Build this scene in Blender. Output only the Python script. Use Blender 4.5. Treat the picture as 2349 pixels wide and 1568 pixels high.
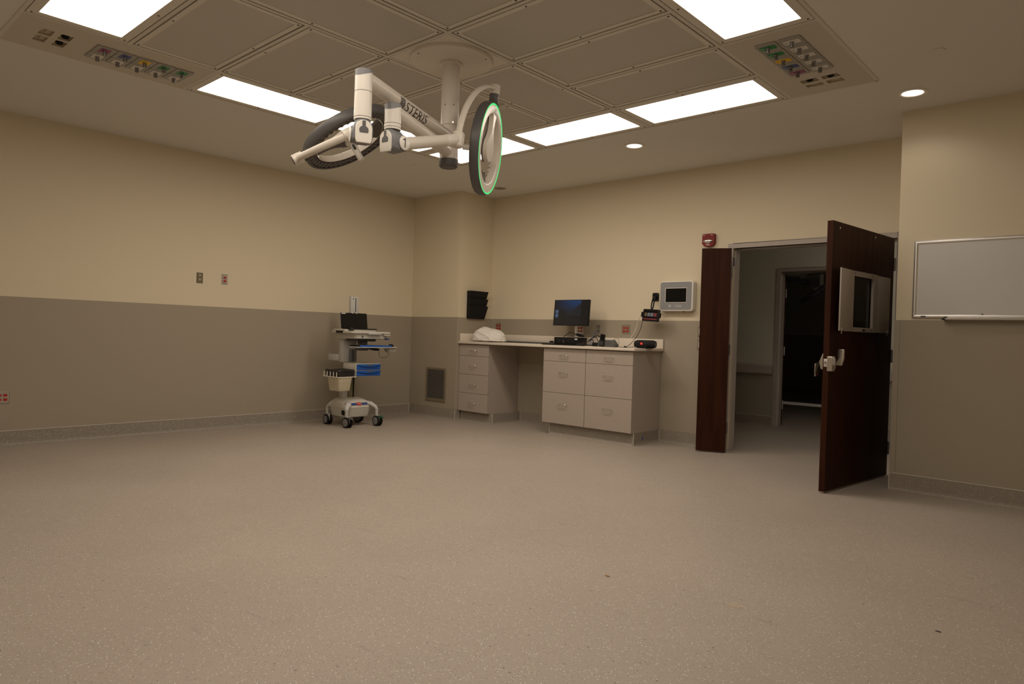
import bpy, bmesh, math, random
from mathutils import Vector, Matrix
random.seed(7)
for o in list(bpy.data.objects): bpy.data.objects.remove(o)
scene = bpy.context.scene
COL = scene.collection
V = Vector

# ------------------------------------------------------------------ camera
cam_d = bpy.data.cameras.new('camera'); cam = bpy.data.objects.new('camera', cam_d); COL.objects.link(cam)
cam_d.sensor_fit = 'HORIZONTAL'; cam_d.sensor_width = 36.0; cam_d.lens = 1591.0 / 2349.0 * 36.0
cam_d.clip_start = 0.02; cam_d.clip_end = 100
R0 = V((0.7403324, 0.67156191, 0.0302081)); R1 = V((0.02933195, 0.01262327, -0.99949001)); R2 = V((-0.67160075, 0.74084091, -0.01035281))
m = Matrix.Identity(4)
for i in range(3):
    m[i][0] = R0[i]; m[i][1] = -R1[i]; m[i][2] = -R2[i]
m[0][3], m[1][3], m[2][3] = 0.0, 0.0, 1.16
cam.matrix_world = m
scene.camera = cam

# ------------------------------------------------------------------ world, exposure, light levels
w = bpy.data.worlds.new('world'); scene.world = w; w.use_nodes = True
w.node_tree.nodes['Background'].inputs[0].default_value = (0.0, 0.0, 0.0, 1)
w.node_tree.nodes['Background'].inputs[1].default_value = 0.0
vs = scene.view_settings
vs.view_transform = 'Standard'; vs.look = 'None'; vs.exposure = 0.0; vs.gamma = 1.0; vs.use_curve_mapping = False
LAMP = (1.0, 0.865, 0.73)        # colour of the room's lamps against the photograph's white balance
PANEL_STRENGTH = 9.7            # glowing troffer lenses
DOWN_STRENGTH = 3.0             # glowing downlight lenses
DOWN_WATT = 4.8                 # lamp of each downlight, cut off by its reflector

# ------------------------------------------------------------------ materials
def nodes(name):
    mt = bpy.data.materials.new(name); mt.use_nodes = True
    nt = mt.node_tree; return mt, nt, nt.nodes['Principled BSDF']
def mat(name, col, rough=0.5, metal=0.0, spec=0.5, bump=0.0, bscale=200.0, var=0.0, vscale=3.0, emit=None, estr=0.0, trans=0.0, coat=0.0):
    mt, nt, b = nodes(name)
    b.inputs['Base Color'].default_value = (*col, 1); b.inputs['Roughness'].default_value = rough
    b.inputs['Metallic'].default_value = metal; b.inputs['Specular IOR Level'].default_value = spec
    if trans: b.inputs['Transmission Weight'].default_value = trans
    if coat: b.inputs['Coat Weight'].default_value = coat
    if emit: b.inputs['Emission Color'].default_value = (*emit, 1); b.inputs['Emission Strength'].default_value = estr
    tc = nt.nodes.new('ShaderNodeTexCoord')
    if var:
        n = nt.nodes.new('ShaderNodeTexNoise'); n.inputs['Scale'].default_value = vscale; n.inputs['Detail'].default_value = 4
        r = nt.nodes.new('ShaderNodeValToRGB')
        r.color_ramp.elements[0].position = .3; r.color_ramp.elements[1].position = .7
        r.color_ramp.elements[0].color = (*[c * (1 - var) for c in col], 1); r.color_ramp.elements[1].color = (*[min(1, c * (1 + var)) for c in col], 1)
        nt.links.new(tc.outputs['Object'], n.inputs['Vector']); nt.links.new(n.outputs['Fac'], r.inputs['Fac']); nt.links.new(r.outputs['Color'], b.inputs['Base Color'])
    if bump:
        n = nt.nodes.new('ShaderNodeTexNoise'); n.inputs['Scale'].default_value = bscale; n.inputs['Detail'].default_value = 2
        bm_ = nt.nodes.new('ShaderNodeBump'); bm_.inputs['Strength'].default_value = bump; bm_.inputs['Distance'].default_value = .002
        nt.links.new(tc.outputs['Object'], n.inputs['Vector']); nt.links.new(n.outputs['Fac'], bm_.inputs['Height']); nt.links.new(bm_.outputs['Normal'], b.inputs['Normal'])
    return mt
def emission(name, col, s):
    mt = bpy.data.materials.new(name); mt.use_nodes = True; nt = mt.node_tree; nt.nodes.clear()
    e = nt.nodes.new('ShaderNodeEmission'); e.inputs[0].default_value = (*col, 1); e.inputs[1].default_value = s
    o = nt.nodes.new('ShaderNodeOutputMaterial'); nt.links.new(e.outputs[0], o.inputs[0])
    mt.cycles.emission_sampling = 'FRONT'
    return mt
def speckle(name, base, light, dark, rough, scale, smudge=0.0):
    """sheet vinyl with small light and dark chips"""
    mt, nt, b = nodes(name); L = nt.links; N = nt.nodes.new
    b.inputs['Roughness'].default_value = rough; b.inputs['Specular IOR Level'].default_value = 0.35
    tc = N('ShaderNodeTexCoord')
    def chips(sc, seed, thr, rad):
        mp = N('ShaderNodeMapping'); mp.inputs['Location'].default_value = (seed, seed * .7, seed * .3); L.new(tc.outputs['Object'], mp.inputs['Vector'])
        v = N('ShaderNodeTexVoronoi'); v.inputs['Scale'].default_value = sc; L.new(mp.outputs['Vector'], v.inputs['Vector'])
        sep = N('ShaderNodeSeparateColor'); L.new(v.outputs['Color'], sep.inputs['Color'])
        a = N('ShaderNodeMath'); a.operation = 'LESS_THAN'; a.inputs[1].default_value = thr; L.new(sep.outputs['Red'], a.inputs[0])
        d = N('ShaderNodeMath'); d.operation = 'LESS_THAN'; d.inputs[1].default_value = rad; L.new(v.outputs['Distance'], d.inputs[0])
        p = N('ShaderNodeMath'); p.operation = 'MULTIPLY'; L.new(a.outputs[0], p.inputs[0]); L.new(d.outputs[0], p.inputs[1]); return p.outputs[0]
    n1 = N('ShaderNodeTexNoise'); n1.inputs['Scale'].default_value = 1.1; n1.inputs['Detail'].default_value = 5; L.new(tc.outputs['Object'], n1.inputs['Vector'])
    rmp = N('ShaderNodeValToRGB'); rmp.color_ramp.elements[0].position = .3; rmp.color_ramp.elements[1].position = .7
    rmp.color_ramp.elements[0].color = (*[c * (1 - smudge) for c in base], 1); rmp.color_ramp.elements[1].color = (*[c * (1 + smudge * .6) for c in base], 1)
    L.new(n1.outputs['Fac'], rmp.inputs['Fac'])
    cur = rmp.outputs['Color']
    for sc, seed, thr, rad, col in ((scale, 0, .14, .34, light), (scale * 1.3, 11, .12, .33, dark), (scale * 2.2, 23, .22, .4, [.5 * (x + y) for x, y in zip(base, dark)]), (scale * .45, 31, .015, .25, dark)):
        mx = N('ShaderNodeMix'); mx.data_type = 'RGBA'
        L.new(chips(sc, seed, thr, rad), mx.inputs['Factor']); L.new(cur, mx.inputs['A']); mx.inputs['B'].default_value = (*col, 1); cur = mx.outputs['Result']
    if smudge:   # scuffs: stretched noise
        mp = N('ShaderNodeMapping'); mp.inputs['Scale'].default_value = (2.0, 9.0, 1); mp.inputs['Rotation'].default_value = (0, 0, .75); L.new(tc.outputs['Object'], mp.inputs['Vector'])
        n2 = N('ShaderNodeTexNoise'); n2.inputs['Scale'].default_value = 1.6; n2.inputs['Detail'].default_value = 6; n2.inputs['Roughness'].default_value = .65; L.new(mp.outputs['Vector'], n2.inputs['Vector'])
        r2 = N('ShaderNodeValToRGB'); r2.color_ramp.elements[0].position = .62; r2.color_ramp.elements[1].position = .74
        r2.color_ramp.elements[0].color = (1, 1, 1, 1); r2.color_ramp.elements[1].color = (.86, .86, .87, 1); L.new(n2.outputs['Fac'], r2.inputs['Fac'])
        mx = N('ShaderNodeMix'); mx.data_type = 'RGBA'; mx.blend_type = 'MULTIPLY'; mx.inputs['Factor'].default_value = 1; L.new(cur, mx.inputs['A']); L.new(r2.outputs['Color'], mx.inputs['B']); cur = mx.outputs['Result']
    L.new(cur, b.inputs['Base Color'])
    return mt
def wood(name, c1, c2):
    mt, nt, b = nodes(name); L = nt.links; N = nt.nodes.new
    tc = N('ShaderNodeTexCoord'); mp = N('ShaderNodeMapping'); mp.inputs['Scale'].default_value = (14, 14, .9); L.new(tc.outputs['Object'], mp.inputs['Vector'])
    n = N('ShaderNodeTexNoise'); n.inputs['Scale'].default_value = 1.5; n.inputs['Detail'].default_value = 8; n.inputs['Distortion'].default_value = .6; L.new(mp.outputs['Vector'], n.inputs['Vector'])
    r = N('ShaderNodeValToRGB'); r.color_ramp.elements[0].position = .35; r.color_ramp.elements[1].position = .68; r.color_ramp.elements[0].color = (*c1, 1); r.color_ramp.elements[1].color = (*c2, 1)
    L.new(n.outputs['Fac'], r.inputs['Fac']); L.new(r.outputs['Color'], b.inputs['Base Color'])
    b.inputs['Roughness'].default_value = .5; b.inputs['Specular IOR Level'].default_value = .12
    return mt
def perforated(name, col, pitch, rad):
    """sheet metal with real see-through holes"""
    mt, nt, b = nodes(name); L = nt.links; N = nt.nodes.new
    b.inputs['Base Color'].default_value = (*col, 1); b.inputs['Roughness'].default_value = .5
    tc = N('ShaderNodeTexCoord'); sp = N('ShaderNodeSeparateXYZ'); L.new(tc.outputs['Object'], sp.inputs[0])
    sq = []
    for ax in ('X', 'Y'):
        a = N('ShaderNodeMath'); a.operation = 'DIVIDE'; a.inputs[1].default_value = pitch; L.new(sp.outputs[ax], a.inputs[0])
        f = N('ShaderNodeMath'); f.operation = 'FRACT'; L.new(a.outputs[0], f.inputs[0])
        s = N('ShaderNodeMath'); s.operation = 'SUBTRACT'; s.inputs[1].default_value = .5; L.new(f.outputs[0], s.inputs[0])
        q = N('ShaderNodeMath'); q.operation = 'POWER'; q.inputs[1].default_value = 2; 
        ab = N('ShaderNodeMath'); ab.operation = 'ABSOLUTE'; L.new(s.outputs[0], ab.inputs[0]); L.new(ab.outputs[0], q.inputs[0]); sq.append(q)
    ad = N('ShaderNodeMath'); ad.operation = 'ADD'; L.new(sq[0].outputs[0], ad.inputs[0]); L.new(sq[1].outputs[0], ad.inputs[1])
    lt = N('ShaderNodeMath'); lt.operation = 'LESS_THAN'; lt.inputs[1].default_value = rad * rad; L.new(ad.outputs[0], lt.inputs[0])
    tr = N('ShaderNodeBsdfTransparent'); mx = N('ShaderNodeMixShader'); out = nt.nodes['Material Output']
    L.new(lt.outputs[0], mx.inputs[0]); L.new(b.outputs[0], mx.inputs[1]); L.new(tr.outputs[0], mx.inputs[2]); L.new(mx.outputs[0], out.inputs[0])
    return mt

M = {}
M['ceiling'] = mat('ceiling_paint', (.74, .72, .66), .9, spec=.2, bump=.05, bscale=300)
M['wall'] = mat('cream_wall_paint', (.71, .63, .470), .75, spec=.25, bump=.08, bscale=260)
M['wain'] = mat('taupe_wall_protection', (.36, .312, .24), .55, spec=.3, bump=.05, bscale=400)
M['floor'] = speckle('speckled_sheet_vinyl', (.382, .330, .278), (.62, .61, .54), (.20, .165, .13), .48, 120, .06)
M['base'] = speckle('speckled_cove_vinyl', (.30, .265, .22), (.52, .48, .41), (.15, .125, .1), .5, 105)
M['strip'] = mat('light_weld_strip', (.62, .58, .52), .35, spec=.5)
M['hallwall'] = mat('hall_wall_paint', (.62, .60, .52), .75, spec=.25, bump=.06, bscale=260)
M['hallwain'] = mat('hall_wall_protection', (.34, .31, .255), .55, spec=.3)
M['frame'] = mat('taupe_frame_paint', (.42, .37, .33), .42, spec=.4)
M['lam'] = mat('taupe_laminate', (.42, .36, .31), .5, spec=.35, var=.03, vscale=40)
M['lamedge'] = mat('dark_laminate_gap', (.05, .045, .04), .7)
M['counter'] = mat('cream_solid_surface', (.72, .65, .55), .4, spec=.4, var=.03, vscale=60)
M['steel'] = mat('brushed_stainless', (.62, .59, .54), .32, metal=1.0, bump=.03, bscale=500)
M['chrome'] = mat('polished_chrome', (.8, .78, .74), .12, metal=1.0)
M['alu'] = mat('satin_aluminium', (.72, .70, .67), .36, metal=.85)
M['hinge'] = mat('dull_hinge_steel', (.28, .28, .29), .4, metal=.9)
M['white'] = mat('warm_white_plastic', (.80, .77, .70), .32, spec=.5)
M['champ'] = mat('champagne_lamp_enamel', (.74, .69, .61), .34, spec=.5)
M['grey'] = mat('mid_grey_plastic', (.20, .205, .215), .4, spec=.5)
M['face_grey'] = mat('panel_face_grey', (.26, .262, .265), .45)
M['dgrey'] = mat('dark_grey_plastic', (.095, .093, .092), .42, spec=.5)
M['lgrey'] = mat('light_grey_plastic', (.52, .51, .48), .42, spec=.45)
M['black'] = mat('black_plastic', (.007, .007, .007), .38, spec=.25)
M['bmat'] = mat('matt_black_plastic', (.013, .0125, .012), .65, spec=.18)
M['screen'] = mat('dark_glass_screen', (.005, .005, .005), .16, spec=.3)
M['red'] = mat('red_receptacle_plastic', (.42, .025, .015), .42)
M['alarm'] = mat('red_alarm_plastic', (.19, .007, .005), .45, spec=.3)
M['plate'] = mat('stainless_wall_plate', (.55, .52, .47), .3, metal=.9)
M['beige'] = mat('beige_cart_plastic', (.56, .54, .47), .42, spec=.45)
M['blue'] = mat('royal_blue_plastic', (.012, .10, .42), .35)
M['navy'] = mat('navy_stripe', (.03, .06, .22), .3)
M['bin'] = mat('cream_bin_plastic', (.66, .60, .44), .45)
M['liner'] = mat('black_bin_liner', (.012, .012, .012), .28, spec=.6, bump=.4, bscale=40)
M['linen'] = mat('white_cotton_linen', (.80, .77, .72), .9, spec=.1, bump=.1, bscale=90)
M['door'] = wood('dark_mahogany_veneer', (.026, .0076, .0026), (.046, .0130, .0044))
M['glass'] = mat('dark_vision_glass', (.02, .02, .02), .05, spec=.5, trans=.6)
M['perf'] = perforated('perforated_diffuser_sheet', (.68, .65, .585), .0062, .26)
M['pan'] = mat('diffuser_pan_enamel', (.60, .57, .50), .6)
M['dframe'] = mat('diffuser_frame_enamel', (.70, .665, .59), .45, spec=.4)
M['grid'] = mat('ceiling_grid_enamel', (.66, .63, .56), .5, spec=.35)
M['dark'] = mat('plenum_black', (.01, .01, .01), .9)
M['screw'] = mat('dark_screw_heads', (.03, .028, .025), .5)
M['gaspanel'] = mat('gas_panel_enamel', (.58, .535, .455), .5, spec=.35)
M['gasplate'] = mat('grey_outlet_plate', (.34, .325, .295), .42, spec=.45)
M['spk'] = mat('brown_speaker_mesh', (.26, .22, .15), .6)
M['core'] = mat('bronze_mast_core', (.22, .19, .11), .5)
M['well'] = mat('bare_tan_box', (.46, .40, .29), .6)
M['panel'] = emission('lit_troffer_lens', LAMP, PANEL_STRENGTH)
M['dl'] = emission('lit_downlight_lens', (1.0, .84, .70), DOWN_STRENGTH)
M['green_led'] = emission('lit_green_ring', (.10, 1.0, .26), .85)
M['lens'] = mat('smoked_lamp_lens', (.10, .09, .085), .12, spec=.6, bump=.5, bscale=60)
M['board'] = mat('whiteboard_surface', (.62, .61, .58), .3, spec=.4)
M['print'] = mat('black_print', (.008, .008, .01), .5)
M['silver'] = mat('silver_print', (.62, .60, .57), .4)
M['w_print'] = mat('white_print', (.8, .78, .74), .5)
M['socket'] = mat('dull_socket_metal', (.30, .29, .28), .3, metal=.9)
M['g_lab'] = mat('green_gas_label', (.012, .24, .06), .45)
M['y_lab'] = mat('yellow_gas_label', (.85, .52, .012), .45)
M['b_lab'] = mat('blue_gas_label', (.05, .085, .26), .45)
M['p_lab'] = mat('purple_gas_label', (.30, .06, .18), .45)
M['wh_lab'] = mat('pale_gas_label', (.74, .71, .65), .45)
M['bluecord'] = mat('blue_cable', (.05, .12, .38), .45)
M['tan'] = mat('tan_debris', (.30, .17, .06), .7)
M['stain'] = mat('yellow_floor_stain', (.40, .335, .25), .45)
M['red_glow'] = mat('red_logo', (.75, .03, .02), .4, emit=(1, .05, .03), estr=.35)  # red print with glow added to its colour, no lamp behind it

# ------------------------------------------------------------------ mesh builder
def tag(o, label=None, cat=None, group=None, kind=None):
    if label: o['label'] = label
    if cat: o['category'] = cat
    if group: o['group'] = group
    if kind: o['kind'] = kind
    return o
class MB:
    def __init__(s): s.v = []; s.f = []
    def add(s, vs_, fs, mx=None):
        b = len(s.v)
        s.v += [(mx @ V(p)) if mx else V(p) for p in vs_]; s.f += [tuple(i + b for i in f) for f in fs]; return s
    def box(s, x0, x1, y0, y1, z0, z1, mx=None):
        vs_ = [(x, y, z) for z in (z0, z1) for y in (y0, y1) for x in (x0, x1)]
        return s.add(vs_, [(0, 2, 3, 1), (4, 5, 7, 6), (0, 1, 5, 4), (2, 6, 7, 3), (0, 4, 6, 2), (1, 3, 7, 5)], mx)
    def bm(s, bm_, mx=None):
        bm_.verts.index_update(); s.add([v.co.copy() for v in bm_.verts], [[v.index for v in f.verts] for f in bm_.faces], mx); bm_.free(); return s
    def bbox(s, x0, x1, y0, y1, z0, z1, r=.004, seg=2, mx=None):
        b = bmesh.new(); bmesh.ops.create_cube(b, size=1)
        for v in b.verts: v.co = V(((x0 + x1) / 2 + v.co.x * (x1 - x0), (y0 + y1) / 2 + v.co.y * (y1 - y0), (z0 + z1) / 2 + v.co.z * (z1 - z0)))
        bmesh.ops.bevel(b, geom=list(b.edges), offset=r, segments=seg, profile=.5, affect='EDGES'); return s.bm(b, mx)
    def prism(s, poly, o, u, v, wv, mx=None):
        """2-D polygon in frame (o,u,v) extruded by wv"""
        n = len(poly); o, u, v, wv = V(o), V(u), V(v), V(wv)
        a = [o + u * p[0] + v * p[1] for p in poly]; vs_ = a + [p + wv for p in a]
        fs = [tuple(range(n)), tuple(range(2 * n - 1, n - 1, -1))] + [(i, i + n, (i + 1) % n + n, (i + 1) % n) for i in range(n)]
        return s.add(vs_, fs, mx)
    def cyl(s, p0, p1, r0, r1=None, n=16, mx=None):
        return s.tube([p0, p1], [r0, r0 if r1 is None else r1], n, mx=mx)
    def tube(s, pts, r, n=10, flat=1.0, up=None, mx=None, caps=True):
        pts = [V(p) for p in pts]; r = r if isinstance(r, (list, tuple)) else [r] * len(pts)
        t0 = (pts[1] - pts[0]).normalized(); ref = V(up) if up else (V((0, 0, 1)) if abs(t0.z) < .9 else V((1, 0, 0)))
        nx = t0.cross(ref).normalized(); vs_ = []; fs = []
        for i, p in enumerate(pts):
            t = (pts[min(i + 1, len(pts) - 1)] - pts[max(i - 1, 0)]).normalized()
            nx = (nx - t * nx.dot(t)).normalized(); ny = t.cross(nx)
            for k in range(n):
                a = 2 * math.pi * k / n; vs_.append(p + nx * (math.cos(a) * r[i]) + ny * (math.sin(a) * r[i] * flat))
        for i in range(len(pts) - 1):
            for k in range(n): fs.append((i * n + k, i * n + (k + 1) % n, (i + 1) * n + (k + 1) % n, (i + 1) * n + k))
        if caps: fs += [tuple(range(n - 1, -1, -1)), tuple((len(pts) - 1) * n + k for k in range(n))]
        return s.add(vs_, fs, mx)
    def lathe(s, prof, o, ax, n=32, closed=False, mx=None):
        o, ax = V(o), V(ax).normalized(); u = ax.orthogonal().normalized(); v = ax.cross(u); vs_ = []; fs = []
        for r, h in prof:
            for k in range(n):
                a = 2 * math.pi * k / n; vs_.append(o + ax * h + (u * math.cos(a) + v * math.sin(a)) * r)
        m_ = len(prof)
        for i in range(m_ if closed else m_ - 1):
            j = (i + 1) % m_
            for k in range(n): fs.append((i * n + k, i * n + (k + 1) % n, j * n + (k + 1) % n, j * n + k))
        return s.add(vs_, fs, mx)
    def ball(s, c, r, sc=(1, 1, 1), n=12, mx=None):
        b = bmesh.new(); bmesh.ops.create_uvsphere(b, u_segments=n, v_segments=max(6, n // 2 + 2), radius=r)
        for v in b.verts: v.co = V((v.co.x * sc[0], v.co.y * sc[1], v.co.z * sc[2])) + V(c)
        return s.bm(b, mx)
    def build(s, name, material, parent=None, smooth=35, bevel=0, **tags):
        me = bpy.data.meshes.new(name); o = bpy.data.objects.new(name, me); COL.objects.link(o)
        if parent is None:
            xs = [p.x for p in s.v]; ys = [p.y for p in s.v]; zs = [p.z for p in s.v]
            org = V(((min(xs) + max(xs)) / 2, (min(ys) + max(ys)) / 2, min(zs)))
            o.location = org; o['_o'] = list(org)
        else:
            org = V(parent['_o']); o.parent = parent; o['_o'] = list(org)
        me.from_pydata([p - org for p in s.v], [], s.f)
        b = bmesh.new(); b.from_mesh(me); bmesh.ops.remove_doubles(b, verts=list(b.verts), dist=1e-6); bmesh.ops.recalc_face_normals(b, faces=list(b.faces)); b.to_mesh(me); b.free()
        me.materials.append(M[material] if isinstance(material, str) else material)
        if smooth:
            me.polygons.foreach_set('use_smooth', [True] * len(me.polygons)); me.set_sharp_from_angle(angle=math.radians(smooth))
        if bevel:
            md = o.modifiers.new('bevel', 'BEVEL'); md.width = bevel; md.segments = 2; md.limit_method = 'ANGLE'; md.angle_limit = math.radians(50)
        tag(o, **tags); return o
def empty(name, loc, label=None, cat=None, group=None, kind=None):
    o = bpy.data.objects.new(name, None); COL.objects.link(o); o.location = loc; o['_o'] = list(loc); o.empty_display_size = .05
    return tag(o, label, cat, group, kind)
def rrect(w_, h_, r, seg=5, cx=0, cy=0):
    pts = []
    for sx, sy, a0 in ((1, 1, 0), (-1, 1, 90), (-1, -1, 180), (1, -1, 270)):
        for k in range(seg + 1):
            a = math.radians(a0 + 90 * k / seg); pts.append((cx + sx * (w_ / 2 - r) + r * math.cos(a), cy + sy * (h_ / 2 - r) + r * math.sin(a)))
    return pts
def circ(r, n=24, cx=0, cy=0): return [(cx + r * math.cos(2 * math.pi * k / n), cy + r * math.sin(2 * math.pi * k / n)) for k in range(n)]
def text_bm(body, size, narrow=1.0, depth=0.0):
    """letters as a flat bmesh in the xy plane, left aligned at the origin"""
    cu = bpy.data.curves.new('txt', 'FONT'); cu.body = body; cu.size = size; cu.resolution_u = 3; cu.extrude = depth
    ob = bpy.data.objects.new('txt', cu); COL.objects.link(ob)
    dg = bpy.context.evaluated_depsgraph_get(); dg.update()
    me = bpy.data.meshes.new_from_object(ob.evaluated_get(dg)); bpy.data.objects.remove(ob); bpy.data.curves.remove(cu)
    b = bmesh.new(); b.from_mesh(me); bpy.data.meshes.remove(me)
    x0 = min(v.co.x for v in b.verts)
    for v in b.verts: v.co.x = (v.co.x - x0) * narrow
    return b
def text_on(parent, name, body, size, o, u, v, material, narrow=1.0, center=True, **tags):
    b = text_bm(body, size, narrow); wd = max(p.co.x for p in b.verts); hg = max(p.co.y for p in b.verts)
    o, u, v = V(o), V(u).normalized(), V(v).normalized()
    for p in b.verts:
        x, y = p.co.x - (wd / 2 if center else 0), p.co.y - (hg / 2 if center else 0); p.co = o + u * x + v * y
    ext = bmesh.ops.extrude_face_region(b, geom=list(b.faces)); nrm = u.cross(v)
    for g in ext['geom']:
        if isinstance(g, bmesh.types.BMVert): g.co += nrm * .0008
    return MB().bm(b).build(name, material, parent, smooth=0, **tags)

X, Y, Z = V((1, 0, 0)), V((0, 1, 0)), V((0, 0, 1))
# ------------------------------------------------------------------ room shell
XL, YB, YC, XC, YR, XRC, ZC = -7.69, 6.98, 6.343, -6.74, 6.242, -1.476, 3.05
XR, YFR = 1.25, -0.95
ZW, ZB = 1.373, .137
S = dict(kind='structure')
GX = [-5.745 + i * .61429 for i in range(8)]; GY = [1.10 + j * .61286 for j in range(8)]

MB().box(-9.2, 3.2, YFR - .15, 17.0, -.1, 0).build('floor', 'floor', smooth=0, **S)
c = MB(); zt = 3.2
c.box(XL - .15, GX[0], YFR - .15, YB, ZC, zt).box(GX[7], XR + .15, YFR - .15, YB, ZC, zt)
c.box(GX[0], GX[7], YFR - .15, GY[0], ZC, zt).box(GX[0], GX[7], GY[7], YB, ZC, zt)
ceiling = c.build('ceiling', 'ceiling', smooth=0, **S)
MB().box(GX[0], GX[7], GY[0], GY[7], 3.19, 3.2).build('plenum_cover', 'dark', ceiling, smooth=0)
MB().box(-9.2, 3.2, YB, 17.0, ZC + .005, zt).build('ceiling_hall', 'ceiling', smooth=0, **S)

def cove(mb, p, q, nrm, h=ZB):
    p, q = V(p), V(q)
    prof = [(0, 0), (.032, 0), (.022, .0035), (.013, .011), (.008, .022), (.006, .04), (.006, h), (0, h)]
    mb.prism(prof, p, V(nrm), Z, q - p); return mb
def baseboard(name, runs, corners=(), cap=True):
    mb = MB()
    for p, q, n in runs: cove(mb, p, q, n)
    o = mb.build(name, 'base', smooth=0, **S)
    if cap:
        for p, q, n in runs:
            p, q, n = V(p), V(q), V(n)
            MB().prism([(0, ZB), (.008, ZB), (.008, ZB + .005), (0, ZB + .005)], p, n, Z, q - p).build('cap_strip', 'strip', o, smooth=0)
    for x, y in corners:
        MB().cyl((x, y, 0), (x, y, ZB), .0035, n=8).build('corner_strip', 'strip', o)
    return o
def panel(wall, x0, x1, y0, y1, z0=ZB + .005, z1=ZW, material='wain'):
    return MB().box(x0, x1, y0, y1, z0, z1).build('wainscot_panel', material, wall, smooth=0)
T = .004
wl = MB().box(XL - .15, XL, YFR - .15, YB + .15, 0, ZC).build('wall_left', 'wall', smooth=0, **S)
panel(wl, XL, XL + T, YFR, YC)
OX0, OX1, OZ = -3.215, -1.655, 2.14          # main door opening
wb = MB().box(XL, OX0, YB, YB + .15, 0, ZC).box(OX0, OX1, YB, YB + .15, OZ, ZC).box(OX1, XR, YB, YB + .15, 0, ZC).build('wall_back', 'wall', smooth=0, **S)
panel(wb, XC + T, OX0 - .056, YB - T, YB); panel(wb, OX1 + .056, XRC, YB - T, YB)
wc = MB().box(XL, XC, YC, YB, 0, ZC).build('wall_column_left', 'wall', smooth=0, **S)
panel(wc, XL, XC - .035, YC - T, YC); panel(wc, XC, XC + T, YC + .035, YB)
MB().prism([(0, 0), (.036, 0), (.036, .006), (-.006, .006), (-.006, -.036), (0, -.036)], (XC, YC, ZB + .005), -X, -Y, Z * (ZW - ZB - .005)).build('corner_guard', 'wain', wc, smooth=0, bevel=.002)
wr = MB().box(XRC, XR, YR, YB, 0, ZC).build('wall_column_right', 'wall', smooth=0, **S)
panel(wr, XRC + .035, XR, YR - T, YR)
panel(wr, XRC - T, XRC, YR + .035, YB)
MB().prism([(0, 0), (.034, 0), (.034, .006), (-.006, .006), (-.006, -.034), (0, -.034)], (XRC, YR, ZB + .005), X, -Y, Z * (ZW - ZB - .005)).build('corner_guard', 'wain', wr, smooth=0, bevel=.002)
w2 = MB().box(XR, XR + .15, YFR - .15, YB + .15, 0, ZC).build('wall_right', 'wall', smooth=0, **S)
panel(w2, XR - T, XR, YFR, YR)
w3 = MB().box(XL, XR, YFR - .15, YFR, 0, ZC).build('wall_front', 'wall', smooth=0, **S)
panel(w3, XL, XR, YFR, YFR + T)
baseboard('baseboard_left', [((XL, YFR, 0), (XL, YC, 0), X)], [(XL + .008, YC - .008)])
baseboard('baseboard_column_left', [((XL, YC, 0), (XC + .006, YC, 0), -Y), ((XC, YC, 0), (XC, YB, 0), X)], [(XC + .007, YC - .007)], cap=False)
baseboard('baseboard_back', [((XC, YB, 0), (OX0 - .056, YB, 0), -Y)], [(-6.135, YB - .008), (-4.025, YB - .008)], cap=False)
baseboard('baseboard_column_right', [((XRC - .006, YR, 0), (XR, YR, 0), -Y), ((XRC, YR, 0), (XRC, YB, 0), -X)], [(XRC - .007, YR - .007)])
baseboard('baseboard_right', [((XR, YFR, 0), (XR, YR, 0), -X)])
baseboard('baseboard_front', [((XL, YFR, 0), (XR, YFR, 0), Y)])

# door frame of the main opening
def frame(name, x0, x1, z1, y0, y1, fw=.055):
    o = MB().box(x0 - fw, x0, y0 - .014, y1 + .014, 0, z1 + .05).box(x1, x1 + fw, y0 - .014, y1 + .014, 0, z1 + .05).box(x0, x1, y0 - .014, y1 + .014, z1, z1 + .05).build(name, 'frame', smooth=0, bevel=.003, **S)
    ym = (y0 + y1) / 2
    MB().box(x0, x0 + .016, ym - .03, ym + .055, 0, z1 - .016).build('door_stop', 'frame', o, smooth=0)
    MB().box(x1 - .016, x1, ym - .03, ym + .055, 0, z1 - .016).build('door_stop', 'frame', o, smooth=0)
    MB().box(x0, x1, ym - .03, ym + .055, z1 - .016, z1).build('door_stop', 'frame', o, smooth=0)
    return o
fr = frame('trim_1', OX0, OX1, OZ, YB, YB + .15)
# fasteners under the frame head and strip of blue tape on the jamb
for x in (-2.52, -2.40):
    MB().cyl((x, 7.04, OZ - .017), (x, 7.04, OZ - .021), .006, n=8).build('frame_screw', 'screw', fr)
MB().box(OX0 + .0005, OX0 + .003, 6.985, 7.01, 1.955, 2.045).build('blue_tape', 'navy', fr, smooth=0, label='short strip of blue tape on the door jamb')
MB().box(OX1 - .003, OX1 - .0005, 6.967, 7.02, .01, 2.12).build('gasket', 'lgrey', fr, smooth=0)

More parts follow.
